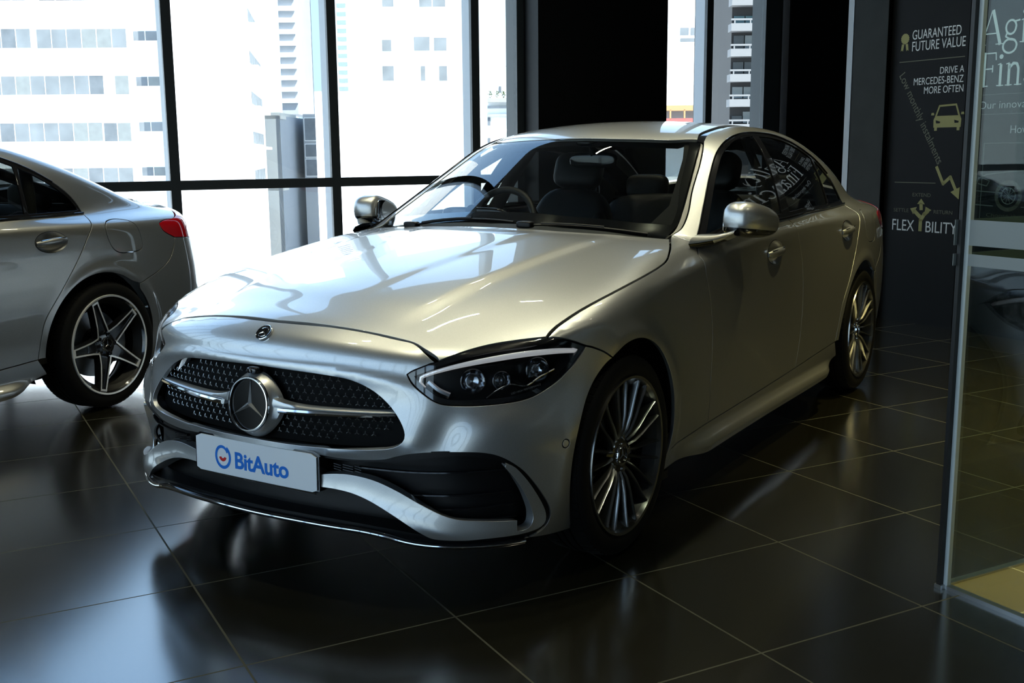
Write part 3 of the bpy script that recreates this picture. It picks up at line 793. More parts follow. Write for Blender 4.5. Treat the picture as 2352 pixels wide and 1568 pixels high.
def build_car(name, paint, style, detail=True):
    root = empty(name)
    PT = M[paint]
    # ---- painted skin
    panel('hood', 'tube', [sym([HR[::-1], HS[::-1], HL_T[::-1], HF[::-1]])], PT, root, h=.017, relief=rel_hood)
    arcF = [ARC_F(a) for a in np.radians(np.linspace(69, -28, 16))]
    half = [HF, HL_I[::-1], HL_L[::-1], SEAM, [SEAM[-1]] + arcF[1:], [arcF[-1], (.39, .81, .172), INTAKE[0]], INTAKE]
    grl = sym([GRILLE])
    psen = [[tuple(p) for p in ellipse('front', (.372, .862, .455), .0115, .0125, 20)]]
    psen2 = [[(-p[0], p[1]) for p in psen[0]]]
    bmp = panel('front_bumper', 'front', [sym(half), grl, psen, psen2], PT, root, h=.014, relief=rel_bumper)
    for s_ in (1, -1):
        panel('parking_sensor', 'front', [[[(s_ * p[0], p[1]) for p in ellipse('front', (.372, .862, .455), .0105, .0115, 20)]]], PT, bmp, h=.006, lift=-.0008, gap=0)
    arcFb = [ARC_F(a) for a in np.radians(np.linspace(69, 204, 22))]
    fl = [HS, [HS[-1], (-.74, .700, .985)], [(-.74, .700, .985), (-.735, .802, .952)], [(-.735, .802, .952), DA[0]], DA, SILL[0:2][::-1], [SILL[0], tuple(ARC_F(math.radians(204)))], arcFb[::-1][:-1] + [SEAM[-1]], SEAM[::-1], HL_B[::-1]]
    panel('front_fender', 'tube', [fl], PT, root, mirror=True, h=.016)
    cups = {'F': (-1.445, .870, .868), 'R': (-2.545, .866, .886)}
    def cup_loop(c, k=1.0): return [[tuple(p) for p in ellipse('tube', c, .098 * k, .042 * k, 36)]]
    doors = []
    doors.append(panel('front_door', 'tube', [[DA, SILL[1:5], DB[::-1], BELT[0:4][::-1], [BELT[0], DA[0]]], cup_loop(cups['F'])], PT, root, mirror=True, h=.016))
    doors.append(panel('rear_door', 'tube', [[DB, SILL[4:6], DC[::-1], BELT[3:8][::-1]], cup_loop(cups['R'])], PT, root, mirror=True, h=.016))
    for (dl, dr), c in zip(doors, (cups['F'], cups['R'])):
        c2 = to2d('tube', [c])[0]
        def rel_cup(P, c2=c2):
            U = to2d('tube', P * [1, 1, 1]); e = ((U[:, 0] - c2[0]) / .098) ** 2 + ((U[:, 1] - c2[1]) / .042) ** 2
            return -.022 * np.clip(1 - e, 0, 1)
        cu = panel('handle_cup', 'tube', [cup_loop(c)], PT, root, mirror=True, h=.008, gap=.0, depth=0, relief=rel_cup, lip=False)
        q, n = skin_pt('tube', c)
        hb = MB(); N_ = 12; Pp = []
        for i in range(N_ + 1):
            t = i / N_; x = c[0] + .092 - .184 * t
            p, nn = skin_pt('tube', (x, c[1], c[2] - .004 + .010 * t), .001 + .016 * math.sin(PI * min(1, max(0, t))) ** .5)
            Pp.append(p)
        rr = [.004 + .011 * math.sin(PI * (.08 + .84 * i / N_)) ** .6 for i in range(N_ + 1)]
        hb.tube(Pp, rr, 14, 0, flat=1.25, up=(0, 0, 1))
        hb.tube([p + Vector((0, .006, .0125)) for p in Pp[1:-1]], .0032, 8, 1)
        for k, par in ((1, dl), (-1, dr)):
            h = hb if k > 0 else None
            if k < 0:
                h = MB(); h.V = [Vector((v.x, -v.y, v.z)) for v in hb.V]; h.F = [f[::-1] for f in hb.F]; h.M = hb.M
            h.build('door_handle', [PT, M['chrome']], par)
        for o, par in zip(cu, (dl, dr)): o.parent = par
    arcRr = [ARC_R(a) for a in np.radians(np.linspace(0, 129, 24))]
    fuel = [(-2.915, .845, .930), (-2.945, .82, .955), (-3.02, .80, .966), (-3.105, .81, .957), (-3.150, .836, .93), (-3.172, .85, .86), (-3.174, .853, .815), (-3.135, .858, .795), (-3.0, .868, .795), (-2.945, .87, .82), (-2.915, .866, .88)]
    fl2 = catmull(to2d('tube', fuel), .01, True); fuel2 = [[tuple(p) for p in fl2]]
    sf = [PIL[::-1], DITCH, BLE, DECKE, TL_OUT[::-1], BSEAM[::-1], [BSEAM[0]] + arcRr[::-1][1:], [ARC_R(0), DC[-1]], DC[::-1], DLO[::-1], [DLO[0], PIL[-1]]]
    sfl, sfr = panel('side_panel', 'tube', [sf, fuel2], PT, root, mirror=True, h=.015, smooth_n=2)
    panel('fuel_flap', 'tube', [fuel2], PT, sfl, h=.014)
    flr = panel('fuel_flap', 'tube', [fuel2], PT, None, h=.014)
    flr.scale = (1, 1, 1); me = flr.data
    for v in me.vertices: v.co.y = -v.co.y
    me.flip_normals(); flr.parent = sfr
    RH = [(-2.66, .512, 1.340), (-2.70, .3, 1.363), (-2.715, 0, 1.372)]
    panel('roof', 'tube', [sym([[(-1.259, 0, 1.35), (-1.269, .2, 1.347), (-1.324, .408, 1.338), (-1.402, .520, 1.345)], [(-1.402, .520, 1.345), (-1.5, .500, 1.385), (-1.7, .492, 1.406), (-2.0, .490, 1.411), (-2.4, .492, 1.385), (-2.66, .512, 1.340)], RH])], PT, root, h=.02)
    panel('roof_strip', 'tube', [[[(-1.402, .520, 1.345), (-1.5, .500, 1.385), (-1.7, .492, 1.406), (-2.0, .490, 1.411), (-2.4, .492, 1.385), (-2.66, .512, 1.340)], [(-2.66, .512, 1.340), (-2.65, .535, 1.335)], DITCH[::-1], [(-1.400, .552, 1.345), (-1.402, .520, 1.345)]]], M['black_gloss'], root, mirror=True, h=.014, lift=-.007, depth=.02, lip=False, gap=-.002)
    DK_T = [(-3.375, .0, 1.125), (-3.365, .3, 1.12), (-3.32, .62, 1.10)]
    TEDGE = [(-3.66, .640, 1.0), (-3.74, .45, 1.035), (-3.765, .2, 1.05), (-3.77, 0, 1.05)]
    panel('trunk_lid', 'tube', [sym([DK_T, [DK_T[-1], (-3.40, .655, 1.062), (-3.55, .655, 1.03), (-3.66, .640, 1.0)], TEDGE])], PT, root, h=.018)
    TLI = [(-3.66, .640, 1.0), (-3.79, .50, .955), (-3.84, .40, .90), (-3.845, .40, .86)]
    TLB = [(-3.845, .40, .86), (-3.80, .56, .825), (-3.70, .69, .822), (-3.470, .815, .840)]
    panel('trunk_face', 'rear', [sym([TEDGE[::-1], TLI, [(-3.845, .40, .86), (-3.87, .36, .70)], [(-3.87, .36, .70), (-3.90, 0, .70)]])], PT, root, h=.018)
    panel('tail_light', 'rear', [[TLI, TLB, TL_OUT]], M['red'], root, mirror=True, h=.014, lift=.001)
    arcRe = [ARC_R(a) for a in np.radians(np.linspace(129, 205, 14))]
    panel('rear_bumper', 'rear', [sym([[(-3.90, 0, .70), (-3.87, .36, .70)], [(-3.87, .36, .70), (-3.845, .40, .86)], TLB, BSEAM[::-1], [BSEAM[0]] + arcRe[1:], [arcRe[-1], (-3.45, .80, .20), (-3.75, .62, .20)], [(-3.75, .62, .20), (-3.90, 0, .20)]])], PT, root, h=.02)
    panel('side_sill', 'tube', [[SILL, [SILL[-1], ARC_R(math.radians(-12))], [tuple(ARC_R(math.radians(-14))), (-2.2, .862, .185), (-1.3, .862, .178), (-.6, .858, .176), tuple(ARC_F(math.radians(209)))], [tuple(ARC_F(math.radians(206))), SILL[0]]]], PT, root, mirror=True, h=.012)
    # ---- glass
    panel('windshield', 'tube', [sym([WS_T, WS_S, [(-.70, .695, .976), (-.66, .6, .985), (-.575, .28, .993), (-.545, 0, .995)]])], M['glass'], root, h=.03, gap=.003, depth=.004, lip=False)
    fr_in = [(-1.350, .50, 1.337), (-1.20, .545, 1.25), (-1.03, .592, 1.15), (-.90, .625, 1.06), (-.80, .635, 1.0)]
    fr = [sym([WS_T, WS_S, [(-.70, .695, .976), (-.66, .6, .985), (-.575, .28, .993), (-.545, 0, .995)]]), sym([[(-1.315, 0, 1.37), (-1.325, .2, 1.367), (-1.35, .40, 1.35), fr_in[0]], fr_in, [fr_in[-1], (-.735, .5, 1.0), (-.665, .28, 1.03), (-.64, 0, 1.045)]])]
    panel('windshield_border', 'tube', fr, M['black_gloss'], root, h=.03, gap=.004, depth=0, lip=False, lift=-.004)
    panel('windshield_trim', 'tube', [[WS_S, [WS_S[-1], PIL[-1]], PIL[::-1][:-1], [PIL[1], WS_S[0]]]], M['trim_grey'], root, mirror=True, h=.012, gap=.001, depth=.01, lip=True, lift=-.003)
    panel('cowl', 'tube', [sym([[(-.545, 0, .995), (-.575, .28, .993), (-.66, .6, .985), (-.70, .695, .976)], [(-.70, .695, .976), (-.735, .70, .985), HR[0]], HR])], M['black_plastic'], root, h=.02, gap=-.002, depth=.03, lip=False, lift=-.028)
    dlo2 = [DLO, BELT[::-1]]
    D2 = np.vstack([catmull(to2d('tube', s_), .012)[:-1] for s_ in dlo2]); D2 = D2 if area2(D2) > 0 else D2[::-1]
    IN = offset_loop(D2, .021); IN = IN[::1]
    def t2(*p): return [to2d('tube', [q])[0] for q in p]
    b0, b1 = t2((-1.630, .829, .998), (-1.790, .606, 1.372)); b2, b3 = t2((-1.745, .829, 1.0), (-1.875, .606, 1.373))
    q0, q1 = t2((-2.470, .79, 1.01), (-2.535, .65, 1.28)); q2, q3 = t2((-2.497, .79, 1.01), (-2.562, .65, 1.28))
    def keep(P, a, b, s_): return clip2(P, a, b) if s_ else clip2(P, b, a)
    cen = lambda P: P.mean(0)
    g1 = keep(IN, b0, b1, (np.array([-1.2, cen(IN)[1]]) - b0) @ np.array([-(b1 - b0)[1], (b1 - b0)[0]]) > 0)
    s2 = (np.array([-2.2, cen(IN)[1]]) - b2) @ np.array([-(b3 - b2)[1], (b3 - b2)[0]]) > 0
    g2 = keep(IN, b2, b3, s2); g3 = keep(g2, q2, q3, (np.array([-2.9, cen(IN)[1]]) - q2) @ np.array([-(q3 - q2)[1], (q3 - q2)[0]]) > 0)
    g2 = keep(g2, q0, q1, (np.array([-2.0, cen(IN)[1]]) - q0) @ np.array([-(q1 - q0)[1], (q1 - q0)[0]]) > 0)
    g1, g2, g3 = [round2(g, .02) for g in (g1, g2, g3)]
    L_ = lambda g: [[tuple(p) for p in g]]
    panel('window_trim', 'tube', [dlo2, L_(g1), L_(g2), L_(g3)], M['black_gloss'], root, mirror=True, h=.018, gap=.001, depth=.008, smooth_n=0)
    panel('front_side_window', 'tube', [L_(g1)], M['glass'], root, mirror=True, h=.03, gap=-.004, depth=0, lift=-.005, lip=False, smooth_n=0)
    panel('rear_side_window', 'tube', [L_(g2)], M['glass_dark'], root, mirror=True, h=.03, gap=-.004, depth=0, lift=-.005, lip=False, smooth_n=0)
    panel('quarter_window', 'tube', [L_(g3)], M['glass_dark'], root, mirror=True, h=.03, gap=-.004, depth=0, lift=-.005, lip=False, smooth_n=0)
    for s_ in (1, -1):
        t = MB(); P, N = skin_path('tube', DLO[:14], .03, .002)
        t.tube([Vector((p.x, p.y * s_, p.z)) for p in P], .0032, 8); t.build('window_molding', M['dark_chrome'], root)
        t = MB(); P, N = skin_path('tube', BELT, .03, .0035)
        t.tube([Vector((p.x, p.y * s_, p.z)) for p in P], .0055, 8); t.build('belt_molding', M['black_gloss'], root)
    RW = [(-2.725, 0, 1.368), (-2.71, .3, 1.36), (-2.675, .505, 1.335)]
    RWS = [(-2.675, .505, 1.335), (-2.9, .560, 1.272), (-3.15, .600, 1.17), (-3.29, .625, 1.107)]
    panel('rear_window', 'tube', [sym([RW, RWS, [(-3.29, .625, 1.107), (-3.335, .35, 1.125), (-3.345, 0, 1.13)]])], M['glass_dark'], root, h=.03, gap=.001, depth=0, lip=False, lift=-.002)
    # ---- headlights
    hlo = [HL_T, HL_B, HL_L, HL_I]
    for s_ in (1, -1):
        def mk(nm, loops, mat, par, **k):
            V, F, N = build_panel('front', loops, **k)
            if s_ < 0: V, N, F = V * [1, -1, 1], N * [1, -1, 1], [f[::-1] for f in F]
            return mesh_obj(nm, V, F, mat, par, normals=N)
        hl = mk('headlight', [hlo], M['lamp_black'], root, h=.014, gap=.003, depth=0, lift=-.050, lip=False)
        mk('headlight_bezel', [hlo, [[tuple(p) for p in offset_loop(HL2, .016)]]], M['black_gloss'], hl, h=.012, gap=.001, depth=.05, lift=-.002, lip=False)
        mk('lens', [hlo], M['lens'], hl, h=.014, gap=.002, depth=0, lip=False)
        sx = lambda P: [Vector((p.x, p.y * s_, p.z)) for p in P]
        P, N = skin_path('front', [(.262, .838, .714), (.33, .795, .722), (.41, .715, .725), (.48, .66, .717), (.55, .607, .701), (.605, .560, .682), (.632, .535, .668), (.637, .535, .655), (.634, .548, .640)], .012, -.011)
        t = MB(); n_ = len(P); t.tube(sx(P), [.0042 + .0028 * math.sin(PI * min(1, .15 + i / n_)) for i in range(n_)], 10, flat=1.25); t.build('daytime_light', M['drl'], hl)
        P, N = skin_path('front', [(.632, .556, .655), (.618, .583, .632), (.603, .612, .618)], .008, -.022)
        t = MB(); t.tube(sx(P), [.008] * len(P), 8, flat=1.3); t.build('corner_reflector', M['reflector'], hl)
        for c, r, nm in (((.545, .655, .655), .034, 'reflector_bowl'), ((.485, .715, .652), .026, 'reflector_bowl'), ((.395, .785, .672), .036, 'projector_lamp')):
            p, n = skin_pt('front', c, -.030); p = sx([p])[0]; n = sx([n])[0]; Rm = n.to_track_quat('Z', 'Y').to_matrix()
            t = MB(); b0 = len(t.V)
            t.lathe([(r * 1.08, .012), (r, .014), (r * .96, .008), (r * .8, -.008), (r * .45, -.018), (.0, -.02)], 28, axis='z', mis=[1, 1, 0, 0, 0])
            t.lathe([(r * .42, -.016), (r * .40, -.002), (r * .28, .008), (.0, .012)] if nm == 'projector_lamp' else [(r * .2, -.018), (r * .2, .0), (.0, .002)], 20, axis='z', mi=2)
            for i_ in range(6):
                a_ = i_ * PI / 3 + .3; t.box((r * .62 * math.cos(a_), r * .62 * math.sin(a_), -.008), (r * .10, r * .5, .006), Matrix.Rotation(a_, 3, 'Z'), 0)
            t.V = [Rm @ v + p for v in t.V]; t.build(nm, [M['reflector'], M['black_gloss'], M['lens']], hl)
        P, N = skin_path('front', [(.54, .70, .608), (.505, .715, .628), (.47, .735, .64), (.43, .765, .632), (.39, .79, .652), (.345, .815, .668)], .01, -.018)
        t = MB(); t.tube(sx(P), .0022, 6); t.build('chrome_edge', M['chrome'], hl)
        if detail and s_ > 0:
            V, F = text_mesh('LED HIGH PERFORMANCE', .0105, 1.0)
            a_, b_ = to2d('front', [(.487, .745, .612)])[0], to2d('front', [(.408, .798, .630)])[0]; L = max(v.x for v in V); dv = (b_ - a_) / L; ln = np.linalg.norm(b_ - a_) / L
            U = np.array([a_ + dv * v.x + np.array([0, 1]) * v.y * ln * 1.0 for v in V]); q = surf('front', U); n_ = grad(q)
            mesh_obj('lettering', q + n_ * .0006, F, M['satin'], hl)
    return root, PT
HL2 = np.vstack([catmull(to2d('front', s_), .012)[:-1] for s_ in [HL_T, HL_B, HL_L, HL_I]])
HL2 = HL2 if area2(HL2) > 0 else HL2[::-1]

def emblem(name, R, parent, fr, mats, depth=.012):
    """ring with a three-pointed star; fr(u, v, h) -> point"""
    e = MB(); n = 56
    prof = [(R * 1.0, -depth), (R * 1.0, .002), (R * .975, .006), (R * .93, .006), (R * .905, .001), (R * .90, -.004)]
    V, F = [], []
    for i in range(n):
        a = 2 * PI * i / n
        for r, h in prof: V.append(fr(r * math.cos(a), r * math.sin(a), h))
    k = len(prof)
    for i in range(n):
        j = (i + 1) % n
        for t in range(k - 1): F.append((i * k + t, i * k + t + 1, j * k + t + 1, j * k + t))
    e.add(V, F, 0)
    V = [fr(0, 0, -.004)] + [fr(R * .905 * math.cos(2 * PI * i / n), R * .905 * math.sin(2 * PI * i / n), -.004) for i in range(n)]
    e.add(V, [(0, 1 + i, 1 + (i + 1) % n) for i in range(n)], 1)
    star_mesh(e, lambda u, v, h: fr(u, v, h - .004), R * .905, R * .105, R * .09, 2)
    return e.build(name, mats, parent, smooth=.5)

def build_front(root, PT, detail=True):
    # recessed mesh of the radiator grille, then its small chrome stars
    g = panel('grille', 'front', [sym([GRILLE])], M['grille_black'], root, h=.02, gap=-.001, depth=0, lift=-.032, lip=False)
    pats = {}; H = .0290; rows = 10
    for j in range(rows):
        z = .646 - j * .0206
        for i in range(-19, 20):
            y = (i + (.5 if j % 2 else 0)) * H
            e = (abs(y) / .505) ** 2.6 + (abs(z - .560 - .006 * (1 - (y / .5) ** 2)) / .098) ** 2.6
            if e > .93 or (y * y + (z - .556) ** 2) < .107 ** 2 or (abs(z - (.556 + .010 * abs(y))) < .016): continue
            U = np.array([to2d('front', [(.75, y, z)])[0]]); U[0, 0] = math.atan2(y, .97) * .95
            q = surf('front', U)[0]; n = grad(np.array([q]))[0]; n = Vector(n); n.z *= .3; n.normalize()
            q = Vector(q) - n * .020; a = Vector((0, 0, 1)); tx = a.cross(n).normalized(); ty = n.cross(tx)
            pat = pats.setdefault((y > 0, z > .556 + .010 * abs(y)), MB())
            for k in range(3):
                an = PI / 2 + k * 2 * PI / 3; l = .0082; w_ = .0013
                d = tx * math.cos(an) + ty * math.sin(an); o = tx * -math.sin(an) + ty * math.cos(an)
                pat.add([q + n * .004, q + d * l + n * .001, q + o * w_ + d * .001, q - o * w_ + d * .001, q + d * l + o * w_, q + d * l - o * w_],
                        [(0, 2, 4, 1), (0, 1, 5, 3), (1, 4, 5)])
    for pat in pats.values(): pat.build('grille_star_pattern', M['satin'], g, smooth=None, fix=False)
    # centre emblem
    ez = .556
    ctr = Vector((.786, 0, ez)); nrm = Vector((1, 0, .14)).normalized(); ty = Vector((0, 1, 0)); tz = nrm.cross(ty) * 1
    tz = Vector((-.14, 0, 1)).normalized()
    fr = lambda u, v, h: ctr + ty * u + tz * v + nrm * h
    emblem('grille_emblem', .0835, g, fr, [M['chrome'], M['emblem_black'], M['star']], .03)
    sur = MB(); n = 60; V, F = [], []
    prof = [(.0838, -.003), (.0855, -.007), (.090, -.013), (.095, -.021), (.101, -.034)]
    for i in range(n):
        a = 2 * PI * i / n
        fl = abs(math.cos(a)) ** 6
        for k, (r, h) in enumerate(prof): V.append(fr((r + (.016 * fl if k > 2 else 0)) * math.cos(a), r * math.sin(a), h))
    for i in range(n):
        j = (i + 1) % n
        for t in range(4): F.append((i * 5 + t, i * 5 + t + 1, j * 5 + t + 1, j * 5 + t))
    sur.add(V, F); sur.build('emblem_surround', PT, g)
    for s_ in (1, -1):
        b = MB(); b2 = MB(); N_ = 18; V1, V2 = [], []
        for i in range(N_ + 1):
            t = i / N_; y = .096 + (.488 - .096) * t; z = ez + .000 + .0085 * t
            U = np.array([[math.atan2(y, (.786 - .085 * (y / .484) ** 2) + .25) * .95, z]])
            x = .786 - .012 * t - .078 * (y / .484) ** 2.2
            hh = (.0105 + .018 * (1 - t) ** 8) * (1 - .3 * t); hh2 = .0095 * (1 - .45 * t) + .002
            V1 += [Vector((x - .03, s_ * y, z + hh)), Vector((x - .004, s_ * y, z + hh * .9)), Vector((x, s_ * y, z + hh * .45)), Vector((x - .002, s_ * y, z + .001)), Vector((x - .03, s_ * y, z + .001))]
            if i >= 1:
                V2 += [Vector((x - .03, s_ * y, z + .0005)), Vector((x + .003, s_ * y, z)), Vector((x + .006, s_ * y, z - hh2 * .6)), Vector((x + .002, s_ * y, z - hh2 * 1.3)), Vector((x - .03, s_ * y, z - hh2 * 1.5))]
        for VV, mb in ((V1, b), (V2, b2)):
            m_ = len(VV) // 5; F = []
            for i in range(m_ - 1):
                for q in range(5): q2 = (q + 1) % 5; F.append((i * 5 + q, i * 5 + q2, i * 5 + 5 + q2, i * 5 + 5 + q))
            F += [(0, 1, 2, 3, 4), tuple(range(m_ * 5 - 1, m_ * 5 - 6, -1))]; mb.add(VV, F)
        b.build('grille_bar', PT, g, smooth=.9); b2.build('chrome_bar', M['chrome'], g, smooth=.9)
    cm = MB(); sell(cm, (.752, 0, .655), (.02, .022, .012), .6, .6); cm.lathe([(.0, .013), (.006, .012), (.008, .006), (.009, 0)], 16, c=(.764, 0, .655), axis='x'); cm.build('front_camera', M['black_gloss'], g)
    # hood badge
    p, n = skin_pt('tube', (.706, 0, .76), .004); tu = Vector((0, 1, 0)); tv = n.cross(tu) * -1
    tv = (Vector((-1, 0, 0)) - n * n.dot(Vector((-1, 0, 0)))).normalized()
    bd = MB(); fr2 = lambda u, v, h: p + tu * u + tv * v + n * h
    V, F = [], []; nn = 48; prof = [(.0285, -.004), (.0285, .0012), (.027, .0026), (.0255, .0018), (.0185, .0018), (.0175, .003), (.0165, .0016)]
    for i in range(nn):
        a = 2 * PI * i / nn
        for r, h in prof: V.append(fr2(r * math.cos(a), r * math.sin(a), h))
    for i in range(nn):
        j = (i + 1) % nn
        for t in range(6): F.append((i * 7 + t, i * 7 + t + 1, j * 7 + t + 1, j * 7 + t)); bd.M.append(1 if t == 3 else 0)
    ms = bd.M[:]; bd.M = []; bd.add(V, F); bd.M = ms
    bd.add([fr2(0, 0, .0014)] + [fr2(.017 * math.cos(2 * PI * i / nn), .017 * math.sin(2 * PI * i / nn), .0014) for i in range(nn)], [(0, 1 + i, 1 + (i + 1) % nn) for i in range(nn)], 1)
    star_mesh(bd, lambda u, v, h: fr2(u, v, h + .0015), .0165, .0026, .0025, 0)
    V, F = text_mesh('MERCEDES-BENZ', .0068); L = max(v.x for v in V)
    def arc(u, v, a0, sgn): a = a0 - sgn * u / .0222; r = .0222 + sgn * (v - .0024); return fr2(r * math.cos(a), r * math.sin(a), .0022)
    bd.add([arc(v.x - L / 2, v.y, PI / 2, 1) for v in V], F, 0)
    bd.add([arc(v.x - L / 2, v.y, -PI / 2, -1) for v in V], F, 0)
    bd.build('hood_badge', [M['chrome'], M['black_gloss']], root, fix=False)
    # lower intake, slats, wing, splitter
    low = [[(.770, 0, .437), (.762, .251, .434), (.752, .322, .430), (.739, .397, .432), (.723, .469, .440), (.713, .502, .451), (.695, .551, .462), (.659, .625, .467), (.605, .705, .466), (.573, .743, .457), (.542, .772, .436), (.508, .797, .403), (.476, .816, .359), (.447, .83, .314), (.422, .836, .275), (.412, .834, .247), (.412, .826, .214), (.437, .815, .196), (.468, .803, .188), (.498, .789, .186)], LIP[::-1]]
    it = panel('lower_intake', 'front', [sym(low)], M['black_plastic'], root, h=.02, gap=-.003, depth=0, lift=-.062, lip=False)
    rim_ = panel('intake_frame', 'front', [sym(low), sym([[(.768, 0, .425), (.75, .32, .418), (.72, .469, .426), (.66, .62, .448), (.605, .695, .447), (.56, .745, .432), (.50, .79, .378), (.45, .818, .30), (.432, .82, .245), (.45, .805, .214), (.52, .772, .206)], [(.52, .772, .206), (.639, .644, .206), (.727, .464, .231), (.76, .297, .240), (.777, 0, .240)]])], M['black_plastic'], it, h=.015, gap=.001, depth=.06, lift=-.006, lip=False)
    for s_ in (1, -1):
        for z0, y0, y1 in ((.330, .44, .775), (.292, .50, .785), (.395, .36, .755), (.252, .56, .80)):
            P, N = skin_path('front', [(.72, y0, z0), (.66, (y0 + y1) / 2, z0 - .002), (.52, y1, z0 + .003)], .03, -.035)
            t = MB(); t.tube([Vector((p.x, p.y * s_, p.z)) for p in P], .0075, 6, flat=.55, up=(0, 0, 1)); t.build('intake_slat', M['black_gloss'], it)
    # silver wing blade with its upright fin
    wing = [[(.761, .235, .366), (.756, .291, .377), (.746, .358, .382), (.731, .431, .373), (.713, .499, .348), (.691, .564, .313), (.665, .624, .282), (.641, .667, .268), (.612, .706, .264), (.527, .786, .255)], [(.527, .786, .255), (.528, .785, .239), (.527, .784, .226)],
            [(.527, .784, .226), (.507, .795, .225), (.49, .805, .233), (.482, .811, .252), (.487, .811, .278), (.502, .801, .322), (.523, .787, .366), (.552, .763, .416)], [(.552, .763, .416), (.549, .766, .426)],
            [(.549, .766, .426), (.528, .783, .412), (.493, .807, .361), (.458, .825, .299), (.439, .829, .260), (.437, .825, .237), (.453, .817, .223), (.488, .803, .217), (.524, .783, .215)],
            [(.524, .783, .215), (.588, .729, .214), (.628, .677, .211), (.663, .621, .211), (.677, .595, .214), (.696, .565, .233), (.719, .501, .273), (.734, .43, .308), (.744, .375, .326), (.753, .318, .333), (.76, .267, .334), (.765, .235, .333)], [(.765, .235, .333), (.761, .235, .366)]]
    V, F, N = build_panel('front', [wing], h=.012, gap=.0, depth=.035, lift=.003, relief=lambda P: .003 + .008 * np.exp(-((P[:, 2] - .215 - .09 * np.clip((.68 - P[:, 1]) / .3, 0, 1)) / .03) ** 2))
    mesh_obj('bumper_wing', V, F, PT, root, normals=N); mesh_obj('bumper_wing', V * [1, -1, 1], [f[::-1] for f in F], PT, root, normals=N * [1, -1, 1])
    full = mir(LIP) + LIP[1:]
    P, N = skin_path('front', full, .02, .012)
    t = MB(); V, F = [], []
    for p, n in zip(P, N):
        n = Vector((n.x, n.y, 0)).normalized()
        for a, h in ((-.09, .012), (-.004, .014), (.004, .009), (.006, .003), (.002, -.004), (-.09, -.006)): V.append(p + n * a + Vector((0, 0, h - .004)))
    for i in range(len(P) - 1):
        for q in range(6): q2 = (q + 1) % 6; F.append((i * 6 + q, i * 6 + q2, i * 6 + 6 + q2, i * 6 + 6 + q))
    F += [(5, 4, 3, 2, 1, 0), tuple(range(len(V) - 6, len(V)))]
    t.add(V, F); sp = t.build('front_splitter', M['black_gloss'], root, smooth=1.0)
    t = MB(); t.tube([p + Vector((n.x, n.y, 0)).normalized() * .0065 + Vector((0, 0, .002)) for p, n in zip(P, N)], .0034, 8); t.build('chrome_strip', M['chrome'], sp)
    for k in range(2):
        t = MB()
        for i in range(3):
            for j, (y0, y1) in enumerate(((.300, .326), (.332, .368), (.374, .396))):
                a, n = skin_pt('front', (.75, y0, .408 - i * .0075), -.002); b, n = skin_pt('front', (.75, y1, .404 - i * .0075), -.002)
                t.tube([Vector((a.x, a.y * (1, -1)[k], a.z)), Vector((b.x, b.y * (1, -1)[k], b.z))], .0016, 6)
        t.build('air_vent', M['black_gloss'], it)
    # plate
    pc = Vector((.781, .004, .3745)); pn = Vector((1, 0, .02)).normalized(); pv = Vector((-.02, 0, 1)).normalized()
    def pf(u, v, h): return pc + Vector((0, 1, 0)) * u + pv * v + pn * (h - .055 * u * u)
    def rrect(w_, h, r, n=6):
        out = []
        for cx, cy, a0 in ((w_ - r, h - r, 0), (-w_ + r, h - r, 90), (-w_ + r, -h + r, 180), (w_ - r, -h + r, 270)):
            for i in range(n + 1): a = math.radians(a0 + 90 * i / n); out.append((cx + r * math.cos(a), cy + r * math.sin(a)))
        return out
    def slab(mb, w_, h, r, h0, h1, mi, ny=24):
        o = rrect(w_, h, r); V, F = [], []
        ys = np.linspace(-w_, w_, ny)
        top = lambda y: h - r + math.sqrt(max(0, r * r - max(0, abs(y) - (w_ - r)) ** 2))
        for y in ys:
            a = top(y)
            for v, hh in ((-a, h0), (-a, h1), (a, h1), (a, h0)): V.append(pf(y, v, hh))
        for i in range(ny - 1):
            for q in range(4): q2 = (q + 1) % 4; F.append((i * 4 + q, i * 4 + q2, i * 4 + 4 + q2, i * 4 + 4 + q))
        F += [(3, 2, 1, 0), tuple(range(ny * 4 - 4, ny * 4))]
        mb.add(V, F, mi)
    t = MB(); slab(t, .260, .064, .012, -.034, -.002, 0); h_ = t.build('plate_holder', M['black_gloss'], root)
    t = MB(); slab(t, .2525, .0585, .009, -.002, .002, 0); pl = t.build('license_plate', M['plate'], root)
    def pmesh(nm, V, F, mt, par): return mesh_obj(nm, [pf(v[0], v[1], .0026) for v in V], F, mt, par)
    V, F = text_mesh('BitAuto', .073, .88, bold=.002, spacing=.97); L = max(v.x for v in V)
    k = .226 / L
    pmesh('lettering', [(-.082 + v.x * k, -.029 + v.y * .98) for v in V], F, M['blue'], pl)
    V, F = [], []
    def arcs(c, r0, r1, a0, a1, n=28, sy=1.0):
        b = len(V)
        for i in range(n + 1):
            a = math.radians(a0 + (a1 - a0) * i / n)
            for r in (r0, r1): V.append((c[0] + r * math.cos(a), c[1] + r * math.sin(a) * sy))
        for i in range(n): F.append((b + 2 * i, b + 2 * i + 1, b + 2 * i + 3, b + 2 * i + 2))
    c = (-.131, -.001)
    n_ = 60
    for i in range(n_ + 1):
        t = i / n_; a = math.radians(58 - 385 * t); e_ = max(0, (t - .70) / .30)
        r = .0305 - .0075 * e_ ** 1.5; w_ = .0045 - .0008 * e_
        for q in (r - w_, r + w_): V.append((c[0] + q * math.cos(a), c[1] + q * math.sin(a) * 1.12))
    F += [(2 * i, 2 * i + 1, 2 * i + 3, 2 * i + 2) for i in range(n_)]
    pmesh('logo_ring', V, F, M['blue'], pl)
    V, F = [], []; arcs((c[0] - .001, c[1] + .001), .0065, .0165, 192, 348, 20); pmesh('logo_smile', V, F, M['redink'], pl)
